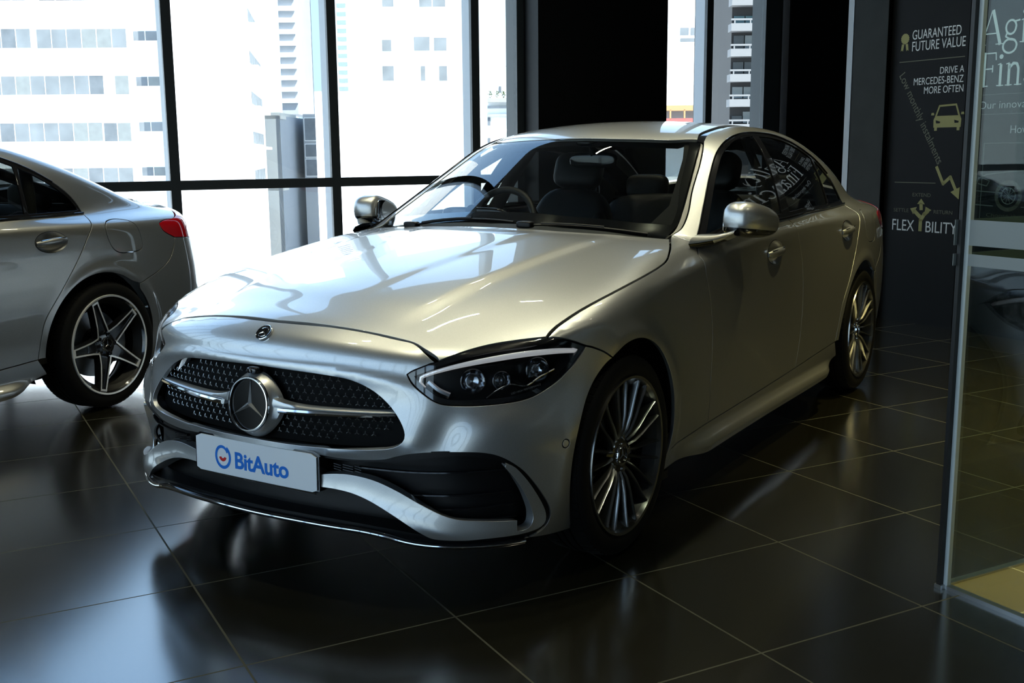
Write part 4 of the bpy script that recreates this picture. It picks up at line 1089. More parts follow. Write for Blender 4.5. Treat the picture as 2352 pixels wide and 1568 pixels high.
    t = MB(); V, F = [], []
    for i in range(21):
        y = -.25 + .5 * i / 20
        for v, hh in ((-.0625, .001), (-.0560, .0035)): V.append(pf(y, v, hh))
    for i in range(20): F.append((2 * i, 2 * i + 1, 2 * i + 3, 2 * i + 2))
    t.add(V, F); t.build('holder_strip', M['rim_edge'], pl, fix=False)
    V, F = text_mesh('Mercedes-Benz', .008, 1.0); L = max(v.x for v in V)
    mesh_obj('holder_lettering', [pf(-.042 + v.x, -.0614 + v.y * .7, .0042) for v in V], F, M['ink'], pl)

def build_mirrors(root, PT):
    for s_ in (1, -1):
        f = lambda p: Vector((p[0], p[1] * s_, p[2]))
        mb = MB()
        def shape(v):
            u = max(0.0, (v.y + .140) / .28)                                       # 0 at the car, 1 outside
            v = Vector((v.x, v.y, v.z * (1.0 - .30 * u ** 1.6)))
            v.x -= .055 * u ** 2; v.z += .010 * (1 - u)
            if v.x < -.02: v.x = -.02 + (v.x + .02) * .45
            return v
        sell(mb, (0, 0, 0), (.088, .150, .073), .72, .62, 40, 24, None, 0, shape)
        V = [v for v in mb.V]; ctr = Vector((-.985, .930, 1.022)); Rm = Matrix.Rotation(math.radians(70), 3, 'Z') @ Matrix.Rotation(-.10, 3, 'X')
        mb.V = [f(ctr + Rm @ v) for v in V]
        mb.M = [(1 if sum(V[i].z for i in F_) / 4 < -.030 else 0) for F_ in mb.F]
        mi = mb.build('mirror_housing', [PT, M['black_gloss']], root, smooth=1.2)
        g = MB(); sell(g, (0, 0, 0), (.004, .125, .052), .3, .45, 32, 10); g.V = [f(ctr + Rm @ (v + Vector((-.047, 0, 0)))) for v in g.V]; g.build('mirror_glass', M['chrome'], mi)
        t = MB(); t.tube([f(ctr + Rm @ Vector((.082 - .085 * (k / 10) ** 2, -.08 + .20 * k / 10, -.036 + .004 * k / 10))) for k in range(11)], .0045, 8); t.build('turn_signal', M['lens'], mi)
        # arm from the door corner
        a = MB(); pts = [((-.755, .800, .958), (.100, .030)), ((-.780, .832, .962), (.085, .026)), ((-.805, .862, .968), (.068, .020)), ((-.835, .888, .978), (.060, .016)), ((-.870, .912, .990), (.055, .014))]
        V, F = [], []
        for p, (hx, hz) in pts:
            for q in range(10): an = 2 * PI * q / 10; V.append(f(Vector(p) + Vector((hx * math.cos(an), 0, hz * math.sin(an)))))
        for i in range(len(pts) - 1):
            for q in range(10): q2 = (q + 1) % 10; F.append((i * 10 + q, i * 10 + q2, i * 10 + 10 + q2, i * 10 + 10 + q))
        a.add(V, F); a.M = [(1 if sum(V[i].z for i in F_) / 4 < sum(p[0][2] for p in pts) / 5 - .012 else 0) for F_ in F]
        a.build('mirror_arm', [PT, M['black_gloss']], mi, smooth=1.2)

def build_cabin(root):
    def ob(nm, mb, mt, par=root, **k): return mb.build(nm, mt, par, smooth=1.0, **k)
    t = MB(); V, F = [], []
    ys = np.linspace(-.70, .70, 29)
    for y in ys:
        hump = .030 * math.exp(-((y + .37) / .17) ** 2) + .012 * math.cos(y * 14) * math.exp(-((y - .12) / .3) ** 2)
        for x, z in ((-.62, .955), (-.72, .985), (-.84, .995 + hump), (-.96, .985 + hump * 1.2), (-1.02, .955 + hump), (-1.03, .86), (-1.0, .55), (-.62, .55)): V.append((x - .10 * y * y, y, z - .05 * abs(y) ** 3))
    for i in range(28):
        for q in range(8): q2 = (q + 1) % 8; F.append((i * 8 + q, i * 8 + q2, i * 8 + 8 + q2, i * 8 + 8 + q))
    F += [tuple(range(7, -1, -1)), tuple(range(28 * 8, 29 * 8))]
    t.add(V, F); ds = ob('dashboard', t, M['dash'])
    t = MB(); sell(t, (-.985, -.37, 1.005), (.02, .17, .05), .4, .4); ob('instrument_screen', t, M['black_gloss'], ds)
    t = MB(); t.box((-1.03, .0, .90), (.03, .24, .26), Matrix.Rotation(.5, 3, 'Y')); ob('centre_screen', t, M['black_gloss'], ds, bevel=.008)
    # steering wheel on the car's right-hand side
    sw = MB(); c = Vector((-1.20, -.375, .955)); Rm = Matrix.Rotation(-.42, 3, 'Y')
    pts = [c + Rm @ Vector((0, .182 * math.cos(2 * PI * k / 40), .182 * math.sin(2 * PI * k / 40))) for k in range(41)]
    sw.tube(pts, .0165, 12, cap=False)
    sell(sw, c + Rm @ Vector((.02, 0, -.01)), (.03, .075, .065), .6, .6)
    for a in (0.1, PI - .1, -PI / 2): 
        u = Vector((0, math.cos(a), math.sin(a))); sw.tube([c + Rm @ (u * .05 + Vector((.02, 0, 0))), c + Rm @ (u * .175)], [.022, .014], 8)
    sw.tube([c, c + Rm @ Vector((.25, 0, -.02))], .03, 10)
    ob('steering_wheel', sw, M['leather'])
    for s_ in (1, -1):
        y = .37 * s_
        st = MB(); sell(st, (-1.52, y, .50), (.27, .245, .085), .4, .4, 28, 14)
        for k in (1, -1): sell(st, (-1.52, y + k * .215, .535), (.25, .04, .06), .5, .5)
        seat = ob('front_seat', st, M['leather'])
        b = MB(); Rb = Matrix.Rotation(-.36, 3, 'Y'); bc = Vector((-1.83, y, .80))
        sell(b, bc, (.075, .235, .32), .45, .45, 28, 16, Rb, 0, lambda v: Vector((v.x, v.y * (1 - .22 * max(0, v.z / .32) ** 2), v.z)))
        for k in (1, -1): sell(b, bc + Rb @ Vector((.055, k * .19, -.05)), (.05, .04, .23), .6, .6, R=Rb)
        ob('backrest', b, M['leather'], seat)
        h = MB(); hc = bc + Rb @ Vector((.02, 0, .415)); sell(h, hc, (.055, .135, .095), .55, .55, 28, 16, Rb)
        for k in (1, -1): h.tube([hc + Rb @ Vector((-.01, k * .06, -.08)), hc + Rb @ Vector((-.02, k * .06, -.17))], .006, 8)
        ob('headrest', h, M['leather'], seat)
    r = MB(); sell(r, (-2.42, 0, .52), (.27, .66, .10), .35, .3, 32, 12); rs = ob('rear_seat', r, M['leather'])
    r = MB(); Rb = Matrix.Rotation(-.42, 3, 'Y'); sell(r, (-2.74, 0, .78), (.07, .64, .28), .35, .3, 32, 12, Rb); ob('backrest', r, M['leather'], rs)
    for y in (-.40, .40):
        h = MB(); sell(h, (-2.86, y, 1.085), (.05, .13, .075), .55, .55); ob('headrest', h, M['leather'], rs)
    t = MB(); t.box((-3.12, 0, 1.03), (.46, 1.26, .02), Matrix.Rotation(-.05, 3, 'Y')); ob('parcel_shelf', t, M['fabric'])
    fl = MB(); fl.box((-1.85, 0, .30), (2.7, 1.56, .03)); fl.box((-.62, 0, .60), (.04, 1.5, .62)); fl.box((-2.98, 0, .66), (.03, 1.36, .70)); ob('cabin_floor', fl, M['fabric'])
    fl = MB(); fl.box((-1.45, 0, .205), (3.3, 1.40, .02)); fl.box((.36, 0, .225), (.42, 1.1, .02)); fl.box((-3.35, 0, .24), (1.0, 1.2, .02)); fl.box((.31, 0, .5), (.02, 1.1, .5)); ob('underbody', fl, M['underbody'])
    for s_ in (1, -1):
        t = MB(); t.box((-.47, .79 * s_, .13), (.05, .03, .03)); ob('jack_pad', t, M['underbody'])
    # wheel housings
    for cx, rx in ((-.012, .38), (-2.835, .41)):
        for s_ in (1, -1):
            t = MB(); prof = []
            for k in range(25):
                a = math.radians(-20 + 220 * k / 24)
                prof.append((cx + rx * math.cos(a) * 1.0, .332 + .395 * math.sin(a)))
            V = [(x, s_ * y, z) for x, z in prof for y in (.52, .79)]; F = [(2 * i, 2 * i + 1, 2 * i + 3, 2 * i + 2) for i in range(24)]
            b = len(V); V += [(cx, s_ * .52, .332)]; F += [(b, 2 * i, 2 * i + 2) for i in range(24)]
            t.add(V, F); ob('wheel_housing', t, M['underbody'], fix=False)
    # roof lining, pillars, door cards
    V2, F = fill([np.array(to2d('tube', p_)) for p_ in [[(-1.36, .44, 1.33), (-1.6, .47, 1.37), (-2.6, .46, 1.33), (-2.68, 0, 1.35), (-2.6, -.46, 1.33), (-1.6, -.47, 1.37), (-1.36, -.44, 1.33), (-1.30, 0, 1.35)]]], .06)
    P = surf('tube', V2); N = grad(P); mesh_obj('headliner', P - N * .045, F, M['fabric'], root, smooth=3)
    for s_ in (1, -1):
        t = MB(); V, F = [], []
        for (x, y, z) in [(-.80, .60, .985), (-.95, .625, 1.06), (-1.10, .59, 1.155), (-1.25, .55, 1.24), (-1.38, .50, 1.305), (-1.5, .50, 1.335), (-1.9, .50, 1.345), (-2.3, .51, 1.31), (-2.6, .54, 1.22), (-2.95, .57, 1.09)]:
            w_ = .045
            for dy, dz in ((-.035, .02), (.05, -.01), (.055, -.045), (-.01, -.045)): V.append((x, s_ * (y + dy), z + dz))
        for i in range(9):
            for q in range(4): q2 = (q + 1) % 4; F.append((i * 4 + q, i * 4 + q2, i * 4 + 4 + q2, i * 4 + 4 + q))
        t.add(V, F); ob('roof_rail_trim', t, M['fabric'])
        t = MB(); t.tube([(-1.70, s_ * .74, .98), (-1.78, s_ * .68, 1.15), (-1.84, s_ * .575, 1.33)], [.06, .05, .05], 8, flat=.4, up=(0, 1, 0)); ob('pillar_trim', t, M['fabric'])
        t = MB(); t.tube([(-2.55, s_ * .74, 1.0), (-2.62, s_ * .66, 1.13), (-2.68, s_ * .58, 1.24)], [.03, .03, .03], 8); ob('pillar_trim', t, M['fabric'])
        for x0, x1 in ((-.78, -1.72), (-1.80, -2.46)):
            t = MB(); V, F = [], []
            for k in range(13):
                x = x0 + (x1 - x0) * k / 12
                for y, z in ((.775, .965), (.755, .97), (.725, .92), (.745, .60), (.77, .34), (.82, .34)): V.append((x, s_ * y, z - .03 * max(0, (-1.0 - x) * -1 if x > -1.0 else 0)))
            for i in range(12):
                for q in range(6): q2 = (q + 1) % 6; F.append((i * 6 + q, i * 6 + q2, i * 6 + 6 + q2, i * 6 + 6 + q))
            F += [(5, 4, 3, 2, 1, 0), tuple(range(72, 78))]
            t.add(V, F); ob('door_lining', t, M['dash'])
    m_ = MB(); sell(m_, (-1.42, 0, 1.255), (.02, .12, .036), .6, .4); m_.tube([(-1.41, 0, 1.28), (-1.37, 0, 1.335)], .012, 8); sell(m_, (-1.38, 0, 1.335), (.06, .05, .02), .6, .6); ob('rear_view_mirror', m_, M['black_gloss'])
    m_ = MB(); sell(m_, (-1.60, 0, 1.365), (.10, .13, .018), .4, .4); ob('roof_console', m_, M['dash'])
    # wipers on the windscreen
    for nm, P0, P1 in (('wiper', (-.590, -.42, .995), (-.560, .10, 1.0)), ('wiper', (-.548, .16, 1.0), (-.690, .62, .985))):
        t = MB(); a, b = Vector(P0), Vector(P1)
        def wp(q): p, n = skin_pt('tube', tuple(q), .003); return p
        pts = [wp(a + (b - a) * k / 8) for k in range(9)]
        t.tube(pts, .006, 8, flat=.7); t.tube([p + Vector((0, 0, .004)) for p in pts[1:6]], .005, 8)
        sell(t, pts[0] + Vector((0, 0, .002)), (.02, .035, .014), .5, .5); ob(nm, t, M['black_plastic'])
    # stickers inside the glass
    for nm, c, sz, mt in (('windshield_sticker', (-.88, -.60, 1.07), (.10, .085), M['paper']), ('windshield_sticker', (-1.16, -.535, 1.205), (.06, .05), M['teal'])):
        p, n = skin_pt('tube', c, -.006); u = Vector((0, 1, 0)); u = (u - n * n.dot(u)).normalized(); v = n.cross(u)
        k = MB(); k.add([p - u * sz[1] / 2 - v * sz[0] / 2, p + u * sz[1] / 2 - v * sz[0] / 2, p + u * sz[1] / 2 + v * sz[0] / 2, p - u * sz[1] / 2 + v * sz[0] / 2], [(0, 1, 2, 3)]); k.build(nm, mt, root, smooth=None)

def car_wheels(root, style):
    for x, s_, yc in ((0, 1, .884), (0, -1, .884), (-2.865, 1, .880), (-2.865, -1, .880)):
        build_wheel('wheel', style, root, (x, s_ * yc, .3305), s_)

# ------------------------------------------------------------------ the showroom
DW, ZC = 9.33, 5.2                    # window wall distance, ceiling height
S0, S1, D0 = -7.2, 10.0, -5.0
ROOMQ = Matrix((E1, E2, Vector((0, 0, 1)))).transposed()
def struct(o): o['kind'] = 'structure'; return o
f = MB(); o0 = Vector((0.9266, -0.1313, 0))
def fl_pt(s, d, z): return ROOMQ.transposed() @ (rm(s, d, z) - o0)
V = [fl_pt(s, d, z) for z in (-.12, 0) for s, d in ((S0, D0), (S1, D0), (S1, DW + .1), (S0, DW + .1))]
f.hexa(V); fo = struct(f.build('floor', M['floor'], smooth=None)); fo.matrix_world = Matrix.Translation(o0) @ ROOMQ.to_4x4()
f = MB(); f.rmbox(S0, S1, D0, DW + .3, ZC, ZC + .25); struct(f.build('ceiling', M['ceil'], smooth=None))
f = MB(); f.rmbox(-4.6, S1, D0 - .2, D0, 0, ZC); struct(f.build('wall_back', M['wall_dark'], smooth=None))
def glazed(num, P0, ax, n_, step, nrm):
    """window bays along ax from P0; nrm points outwards"""
    for i in range(n_):
        p = P0 + ax * step * i
        def bar(mb, a, b, h0, h1, z0, z1): mb.hexa([p + ax * u + nrm * h + Vector((0, 0, z)) for z in (z0, z1) for u, h in ((a, h0), (b, h0), (b, h1), (a, h1))])
        t = MB(); bar(t, -.04, .04, 0, .2, 0, ZC); bar(t, .04, step - .04, .002, .06, 1.003, 1.083); bar(t, .04, step - .04, .002, .06, 0, .10)
        w_ = struct(t.build('window_%d' % (num + i), M['frame'], smooth=None))
        t = MB(); bar(t, 0, step, .03, .042, .02, ZC); t.build('pane', M['wglass'], w_, smooth=None)
glazed(20, rm(S0, D0), E2, 10, 1.433, -E1)
glazed(40, rm(-4.6, D0), -E1, 2, 1.30, -E2)  # unseen windows in the back wall, added to light the car's nose
f = MB(); f.rmbox(6.5, S1, D0, 6.40, 0, ZC); struct(f.build('wall_right', M['panel_black'], smooth=None))
f = MB(); f.rmbox(S1, S1 + .2, 6.40, DW + .3, 0, ZC); struct(f.build('wall_far', M['wall_dark'], smooth=None))
f = MB(); f.rmbox(8.49, S1, DW - .05, DW + .15, 0, ZC); struct(f.build('wall_front', M['pylon'], smooth=None))
# window bays between mullions
muls = [(.2028 + .15 * k) * DW for k in range(-8, 3)]
bays = [(muls[i], muls[i + 1]) for i in range(len(muls) - 1)]
W2 = .081
n = 0
for a, b in bays + [(muls[-1], .549 * DW), (.5667 * DW, .7938 * DW), (.7938 * DW + .04, .877 * DW), (.90 * DW, 8.49)]:
    n += 1; t = MB()
    t.rmbox(a - W2 / 2, a + W2 / 2, DW, DW + .045, 0, ZC, 0); t.rmbox(a - W2 / 2, a + W2 / 2, DW + .045, DW + .20, 0, ZC, 1)
    if a < 5:
        t.rmbox(a + W2 / 2, b - W2 / 2, DW + .002, DW + .06, 1.003, 1.083, 0)
        t.rmbox(a + W2 / 2, b - W2 / 2, DW + .002, DW + .06, 0, .10, 0)
    w_ = struct(t.build('window_%d' % n, [M['frame'], M['fin']], smooth=None))
    t = MB(); t.rmbox(a, b, DW + .03, DW + .042, .02, ZC); t.build('pane', M['wglass'], w_, smooth=None)
t = MB(); t.rmbox(.549 * DW, .5667 * DW, DW - .02, DW + .2, 0, ZC); struct(t.build('trim_1', M['frame'], smooth=None))
t = MB(); t.rmbox(.877 * DW, .90 * DW, DW - .02, DW + .2, 0, ZC); struct(t.build('trim_2', M['frame'], smooth=None))
# black clad pylon in front of the glass
t = MB(); t.rmbox(5.19, 6.67, 9.02, 9.30, 0, ZC - .01); p_ = t.build('black_pylon', M['pylon'], smooth=None, bevel=.004)
tag(p_, 'tall matt black pylon standing against the window wall behind the silver car roof', 'pylon')
# steel column at the end of the right wall
t = MB(); t.hexa([rm(s, d, z) for z in (0, ZC) for s, d in ((6.44, 5.985), (6.60, 5.985), (6.60, 6.33), (6.44, 6.33))])
c_ = t.build('steel_column', M['steel'], smooth=None, bevel=.006); tag(c_, 'brushed steel clad column beside the black poster wall, right of the car boot', 'column')
t = MB(); t.hexa([rm(s, d, z) for z in (0, ZC) for s, d in ((6.435, 6.325), (6.52, 6.325), (6.52, 6.405), (6.458, 6.405))]); t.build('edge_strip', M['satin'], c_, smooth=None)

# ------------------------------------------------------------------ posters on the right wall
def wp(d, z, h=0.0): return rm(6.486 - h, d, z)
def letters(par, txt, d0, d1, z0, z1, mat, slant=0.0, nm='lettering'):
    """flat lettering between d0 (start) and d1 (end), from base line z0 to cap height z1"""
    V, F = text_mesh(txt, 1.0); x0, x1 = min(v.x for v in V), max(v.x for v in V); Vc, _ = text_mesh('H', 1.0); hc = max(v.y for v in Vc)
    P = [wp(d0 + (d1 - d0) * (v.x - x0) / (x1 - x0), z0 + (z1 - z0) * v.y / hc, .0012) for v in V]
    return mesh_obj(nm, P, F, mat, par)
def poly(par, nm, P, mat, h=.001):
    m_ = MB(); n_ = len(P); m_.add([wp(d, z, h) for d, z in P], [tuple(range(n_))]); return m_.build(nm, mat, par, smooth=None)
def line(par, nm, P, w_, mat):
    m_ = MB()
    for i in range(len(P) - 1):
        a, b = Vector(P[i]), Vector(P[i + 1]); t_ = (b - a).normalized(); o_ = Vector((-t_.y, t_.x)) * w_ / 2; a = a - t_ * w_ * .3; b = b + t_ * w_ * .3
        m_.add([wp(*(a - o_), .001), wp(*(b - o_), .001), wp(*(b + o_), .001), wp(*(a + o_), .001)], [(0, 1, 2, 3)])
    return m_.build(nm, mat, par, smooth=None)
t = MB(); t.rmbox(6.486, 6.50, 5.30, 5.985, 0, ZC); ps = t.build('poster_panel', M['panel_black'], smooth=None)
tag(ps, 'black poster panel reading Guaranteed Future Value and Flexibility, next to the steel column', 'poster')
for a in (('GUARANTEED', 5.793, 5.366, 2.075, 2.140, 'white_ink'), ('FUTURE VALUE', 5.791, 5.325, 1.993, 2.060, 'white_ink'), ('DRIVE A', 5.529, 5.323, 1.817, 1.863, 'white_ink'), ('MERCEDES-BENZ', 5.759, 5.325, 1.749, 1.798, 'white_ink'),
          ('MORE OFTEN', 5.662, 5.321, 1.683, 1.732, 'white_ink'), ('EXTEND', 5.714, 5.550, .944, .970, 'gold_dim'), ('SETTLE', 5.885, 5.744, .826, .852, 'gold_dim'), ('RETURN', 5.514, 5.350, .826, .852, 'gold_dim'), ('FLEX', 5.892, 5.686, .688, .769, 'white_ink'), ('BILITY', 5.579, 5.302, .688, .767, 'white_ink')):
    letters(ps, a[0], a[1], a[2], a[3], a[4], M[a[5]])
line(ps, 'rule_line', [(5.901, 1.922), (5.325, 1.922)], .006, M['gold_dim']); line(ps, 'rule_line', [(5.889, 1.045), (5.514, 1.045)], .006, M['gold_dim'])
# slanting line of lettering
V, F = text_mesh('Low monthly instalments', 1.0); L = max(v.x for v in V); A_, B_ = np.array([5.900, 1.825]), np.array([5.505, 1.175]); dv = (B_ - A_) / L; nv = np.array([-dv[1], dv[0]])
nv = nv if nv[0] > 0 else -nv; k = .088
mesh_obj('lettering', [wp(*(A_ + dv * v.x - np.array([1, -.61]) / 1.17 * v.y * k * -1 * -1), .0012) for v in V], F, M['gold_dim'], ps)
line(ps, 'zigzag_arrow', [(5.510, 1.159), (5.446, 1.042), (5.386, 1.091), (5.336, 1.003)], .024, M['gold_ink']); poly(ps, 'zigzag_arrow', [(5.377, .985), (5.300, 1.022), (5.303, .935)], M['gold_ink'])
line(ps, 'branch_arrow', [(5.629, .700), (5.629, .770), (5.600, .815), (5.570, .840)], .030, M['gold_ink']); poly(ps, 'branch_arrow', [(5.588, .872), (5.600, .812), (5.535, .850)], M['gold_ink'])
line(ps, 'branch_arrow', [(5.629, .855), (5.632, .890)], .030, M['gold_ink']); poly(ps, 'branch_arrow', [(5.668, .890), (5.598, .890), (5.633, .930)], M['gold_ink'])
line(ps, 'branch_arrow', [(5.640, .800), (5.690, .838)], .030, M['gold_ink']); poly(ps, 'branch_arrow', [(5.730, .855), (5.668, .868), (5.700, .812)], M['gold_ink'])
poly(ps, 'car_icon', [(5.560, 1.440), (5.325, 1.440), (5.322, 1.495), (5.335, 1.522), (5.548, 1.522), (5.562, 1.495)], M['gold_ink'])
line(ps, 'car_icon', [(5.543, 1.520), (5.515, 1.592), (5.372, 1.597), (5.342, 1.520)], .013, M['gold_ink'])
for d0 in (5.540, 5.345): poly(ps, 'car_icon', [(d0 + .012, 1.44), (d0 - .012, 1.44), (d0 - .012, 1.418), (d0 + .012, 1.418)], M['gold_ink'])
for d0 in (5.572, 5.314): poly(ps, 'car_icon', [(d0 + .014, 1.528), (d0 - .014, 1.528), (d0 - .010, 1.545), (d0 + .010, 1.545)], M['gold_ink'])
for d0 in (5.522, 5.362): poly(ps, 'car_icon', [(d0 + .020, 1.492), (d0 - .020, 1.482), (d0 - .016, 1.470), (d0 + .016, 1.470)], M['panel_black'], .002)
poly(ps, 'rosette_icon', [(5.860 + .040 * math.cos(a) * (1 if i % 2 else .88), 2.087 + .040 * math.sin(a) * (1 if i % 2 else .88)) for i, a in enumerate(np.linspace(0, 2 * PI, 32, endpoint=False))], M['gold_ink'])
for k in (1, -1): poly(ps, 'rosette_icon', [(5.860 + k * .006, 2.05), (5.860 + k * .028, 2.05), (5.860 + k * .036, 2.0), (5.860 + k * .024, 2.008), (5.860 + k * .016, 1.998)], M['gold_ink'], .0008)

# second poster: serif headings, thin rules, line drawing of a car
t = MB(); t.rmbox(6.487, 6.50, 2.2, 5.29, 0, ZC); ps2 = t.build('poster_panel', M['panel_black'], smooth=None)
tag(ps2, 'black poster panel with large white serif headings behind the glass partition', 'poster')
def arc_(cx, cy, rx, ry, a0, a1, n=14): return [(cx + rx * math.cos(math.radians(a0 + (a1 - a0) * i / n)), cy + ry * math.sin(math.radians(a0 + (a1 - a0) * i / n))) for i in range(n + 1)]
TH, TN, SF = .105, .035, .03
GL = {  # strokes (points, width) of simple serif letters on a unit cap height
 'A': (.78, [([(.06, 0), (.37, 1.0)], TN), ([(.40, 1.0), (.70, 0)], TH), ([(.17, .33), (.58, .33)], TN), ([(-.02, .01), (.20, .01)], SF), ([(.55, .01), (.82, .01)], SF)]),
 'F': (.60, [([(.16, 0), (.16, 1)], TH), ([(.04, .985), (.56, .985)], TN), ([(.55, 1), (.57, .78)], TN), ([(.16, .52), (.46, .52)], TN), ([(.46, .62), (.46, .42)], TN), ([(.02, .01), (.32, .01)], SF)]),
 'g': (.56, [(arc_(.27, .46, .17, .20, 0, 360, 24), .06), ([(.40, .62), (.55, .64)], .05), ([(.14, .30), (.10, .20), (.22, .13)], .05), (arc_(.26, -.08, .23, .20, 0, 360, 24), .06), ([(.2, .12), (.42, .08)], .06)]),
 'i': (.30, [([(.15, 0), (.15, .62)], .09), ([(.05, .63), (.15, .66)], SF), ([(.03, .01), (.27, .01)], SF), (arc_(.15, .86, .035, .035, 0, 360, 10), .07)]),
 'l': (.30, [([(.15, 0), (.15, 1.02)], .09), ([(.05, 1.0), (.15, 1.05)], SF), ([(.03, .01), (.27, .01)], SF)]),
 't': (.36, [([(.15, .86), (.15, .15), (.22, .03), (.34, .06)], .08), ([(.03, .64), (.33, .64)], TN)]),
 'y': (.56, [([(.08, .64), (.30, .04)], .085), ([(.48, .64), (.26, -.10), (.12, -.26), (.03, -.24)], TN), ([(0, .65), (.20, .65)], SF), ([(.38, .65), (.56, .65)], SF)]),
 'n': (.62, [([(.14, 0), (.14, .62)], .09), ([(.04, .63), (.14, .66)], SF), ([(.14, .50), (.28, .64), (.40, .62), (.46, .48), (.46, 0)], .08), ([(.03, .01), (.26, .01)], SF), ([(.35, .01), (.59, .01)], SF)]),
 'a': (.50, [([(.08, .52), (.20, .65), (.33, .58), (.34, .1), (.46, .02)], .07), ([(.34, .40), (.14, .30), (.07, .14), (.16, .02), (.34, .12)], .07)]),
 'c': (.48, [(arc_(.26, .32, .20, .31, 40, 320, 20), .07)]),
}
def serif(par, txt, d0, z0, cap, mat):
    x = 0
    for ch in txt:
        wd, st = GL[ch]; mb = MB()
        for q_, (P, w_) in enumerate(st):
            if ch == 'i' and q_ == 3: mb.build('lettering', mat, par, smooth=None); mb = MB()
            P = [Vector(p) for p in P]
            for i in range(len(P) - 1):
                a, b = P[i], P[i + 1]; t_ = (b - a).normalized(); o_ = Vector((-t_.y, t_.x)) * w_ / 2; e_ = t_ * w_ * .18
                Q = [a - e_ - o_, b + e_ - o_, b + e_ + o_, a - e_ + o_]
                mb.add([wp(d0 - (x + q.x) * cap, z0 + q.y * cap, .0012 + .0001 * i) for q in Q], [(0, 1, 2, 3)])
        mb.build('lettering', mat, par, smooth=None); x += wd
serif(ps2, 'Agility', 5.205, 1.980, .225, M['heading_ink']); serif(ps2, 'Financing', 5.195, 1.706, .222, M['heading_ink'])
letters(ps2, 'Our innovative', 5.182, 4.70, 1.557, 1.607, M['white_ink']); letters(ps2, 'How', 4.922, 4.78, 1.390, 1.440, M['white_ink']); letters(ps2, 'Choose the', 5.069, 4.80, .826, .850, M['gold_dim'])
for z in (1.651, 1.519): line(ps2, 'rule_line', [(5.196, z), (3.6, z)], .005, M['line_ink'])
line(ps2, 'frame_line', [(3.8, 1.325), (5.121, 1.325), (5.121, .80)], .005, M['line_ink'])
line(ps2, 'car_drawing', arc_(4.905, .972, .092, .092, 0, 360, 36), .026, M['gold_dim'])
line(ps2, 'car_drawing', arc_(4.905, .972, .055, .055, 0, 360, 30), .006, M['line_ink'])
for k in range(10): a = k * PI / 5; line(ps2, 'car_drawing', [(4.905, .972), (4.905 + .053 * math.cos(a), .972 + .053 * math.sin(a))], .003, M['line_ink'])
for P in ([(5.165, .905), (5.170, 1.03), (5.15, 1.085), (5.08, 1.115), (4.9, 1.135), (4.55, 1.165)], [(5.165, .905), (5.02, .900)], [(5.15, 1.05), (5.08, 1.035), (5.06, 1.07), (5.12, 1.09)], [(4.80, .90), (4.0, .90)], [(5.16, 1.0), (4.95, .99)], [(4.55, 1.165), (4.3, 1.30), (3.9, 1.31)]): line(ps2, 'car_drawing', P, .006, M['line_ink'])

# ------------------------------------------------------------------ glass room at the right
SC_, DC_ = 2.594, 2.090
t = MB(); t.rmbox(SC_ + .004, 6.48, DC_, DC_ + .012, .012, 2.7); ga = t.build('glass_partition', M['pglass'], smooth=None)
tag(ga, 'clear glass partition pane running from the corner to the poster wall, facing the camera', 'glass partition')
for z0, z1 in ((1.026, 1.098), (.968, 1.002)):
    t = MB(); t.rmbox(SC_ - .030, 6.47, DC_ + .013, DC_ + .0145, z0, z1); t.build('frosted_band', M['frost'], ga, smooth=None)
t = MB(); t.rmbox(SC_ - .02, 6.48, DC_ - .006, DC_ + .018, 0, .012); t.build('floor_channel', M['satin'], ga, smooth=None)
t = MB(); t.rmbox(SC_, SC_ + .012, -3.0, DC_ - .012, .012, 2.7); gb = t.build('glass_partition', M['pglass'], smooth=None)
tag(gb, 'clear glass partition pane at the right picture edge with two frosted bands, nearest the camera', 'glass partition')
for z0, z1 in ((1.026, 1.098), (.968, 1.002)):
    t = MB(); t.rmbox(SC_ - .002, SC_ - .0006, -3.0, DC_ - .014, z0, z1); t.build('frosted_band', M['frost'], gb, smooth=None)
t = MB(); t.rmbox(SC_ - .006, SC_ + .018, -3.0, DC_ - .012, 0, .012); t.build('floor_channel', M['satin'], gb, smooth=None)
t = MB(); t.rmbox(SC_ - .002, SC_ + .013, DC_ - .014, DC_, .0, 2.7, 0); gp = t.build('edge_joint', M['gedge'], gb, smooth=None)
t = MB(); t.rmbox(SC_ - .018, SC_ + .004, DC_ + .0, DC_ + .0125, .0, 2.7, 0); t.build('edge_seal', M['seal'], ga, smooth=None)
f = MB(); V = [ROOMQ.transposed() @ (rm(s, d, z) - rm(SC_ + .30, 1.85, 0)) for z in (.0005, .006) for s, d in ((SC_ + .018, -3.0), (6.48, -3.0), (6.48, DC_ - .006), (SC_ + .018, DC_ - .006))]
M['tanfloor'] = tile_mat('tan_floor_tile', (0.26, 0.19, 0.06), (0.55, 0.46, 0.25), 0.6, 0.35, .003)
f.hexa(V); fo2 = f.build('floor_2', M['tanfloor'], smooth=None); struct(fo2); fo2.matrix_world = Matrix.Translation(rm(SC_ + .30, 1.85, 0)) @ ROOMQ.to_4x4()

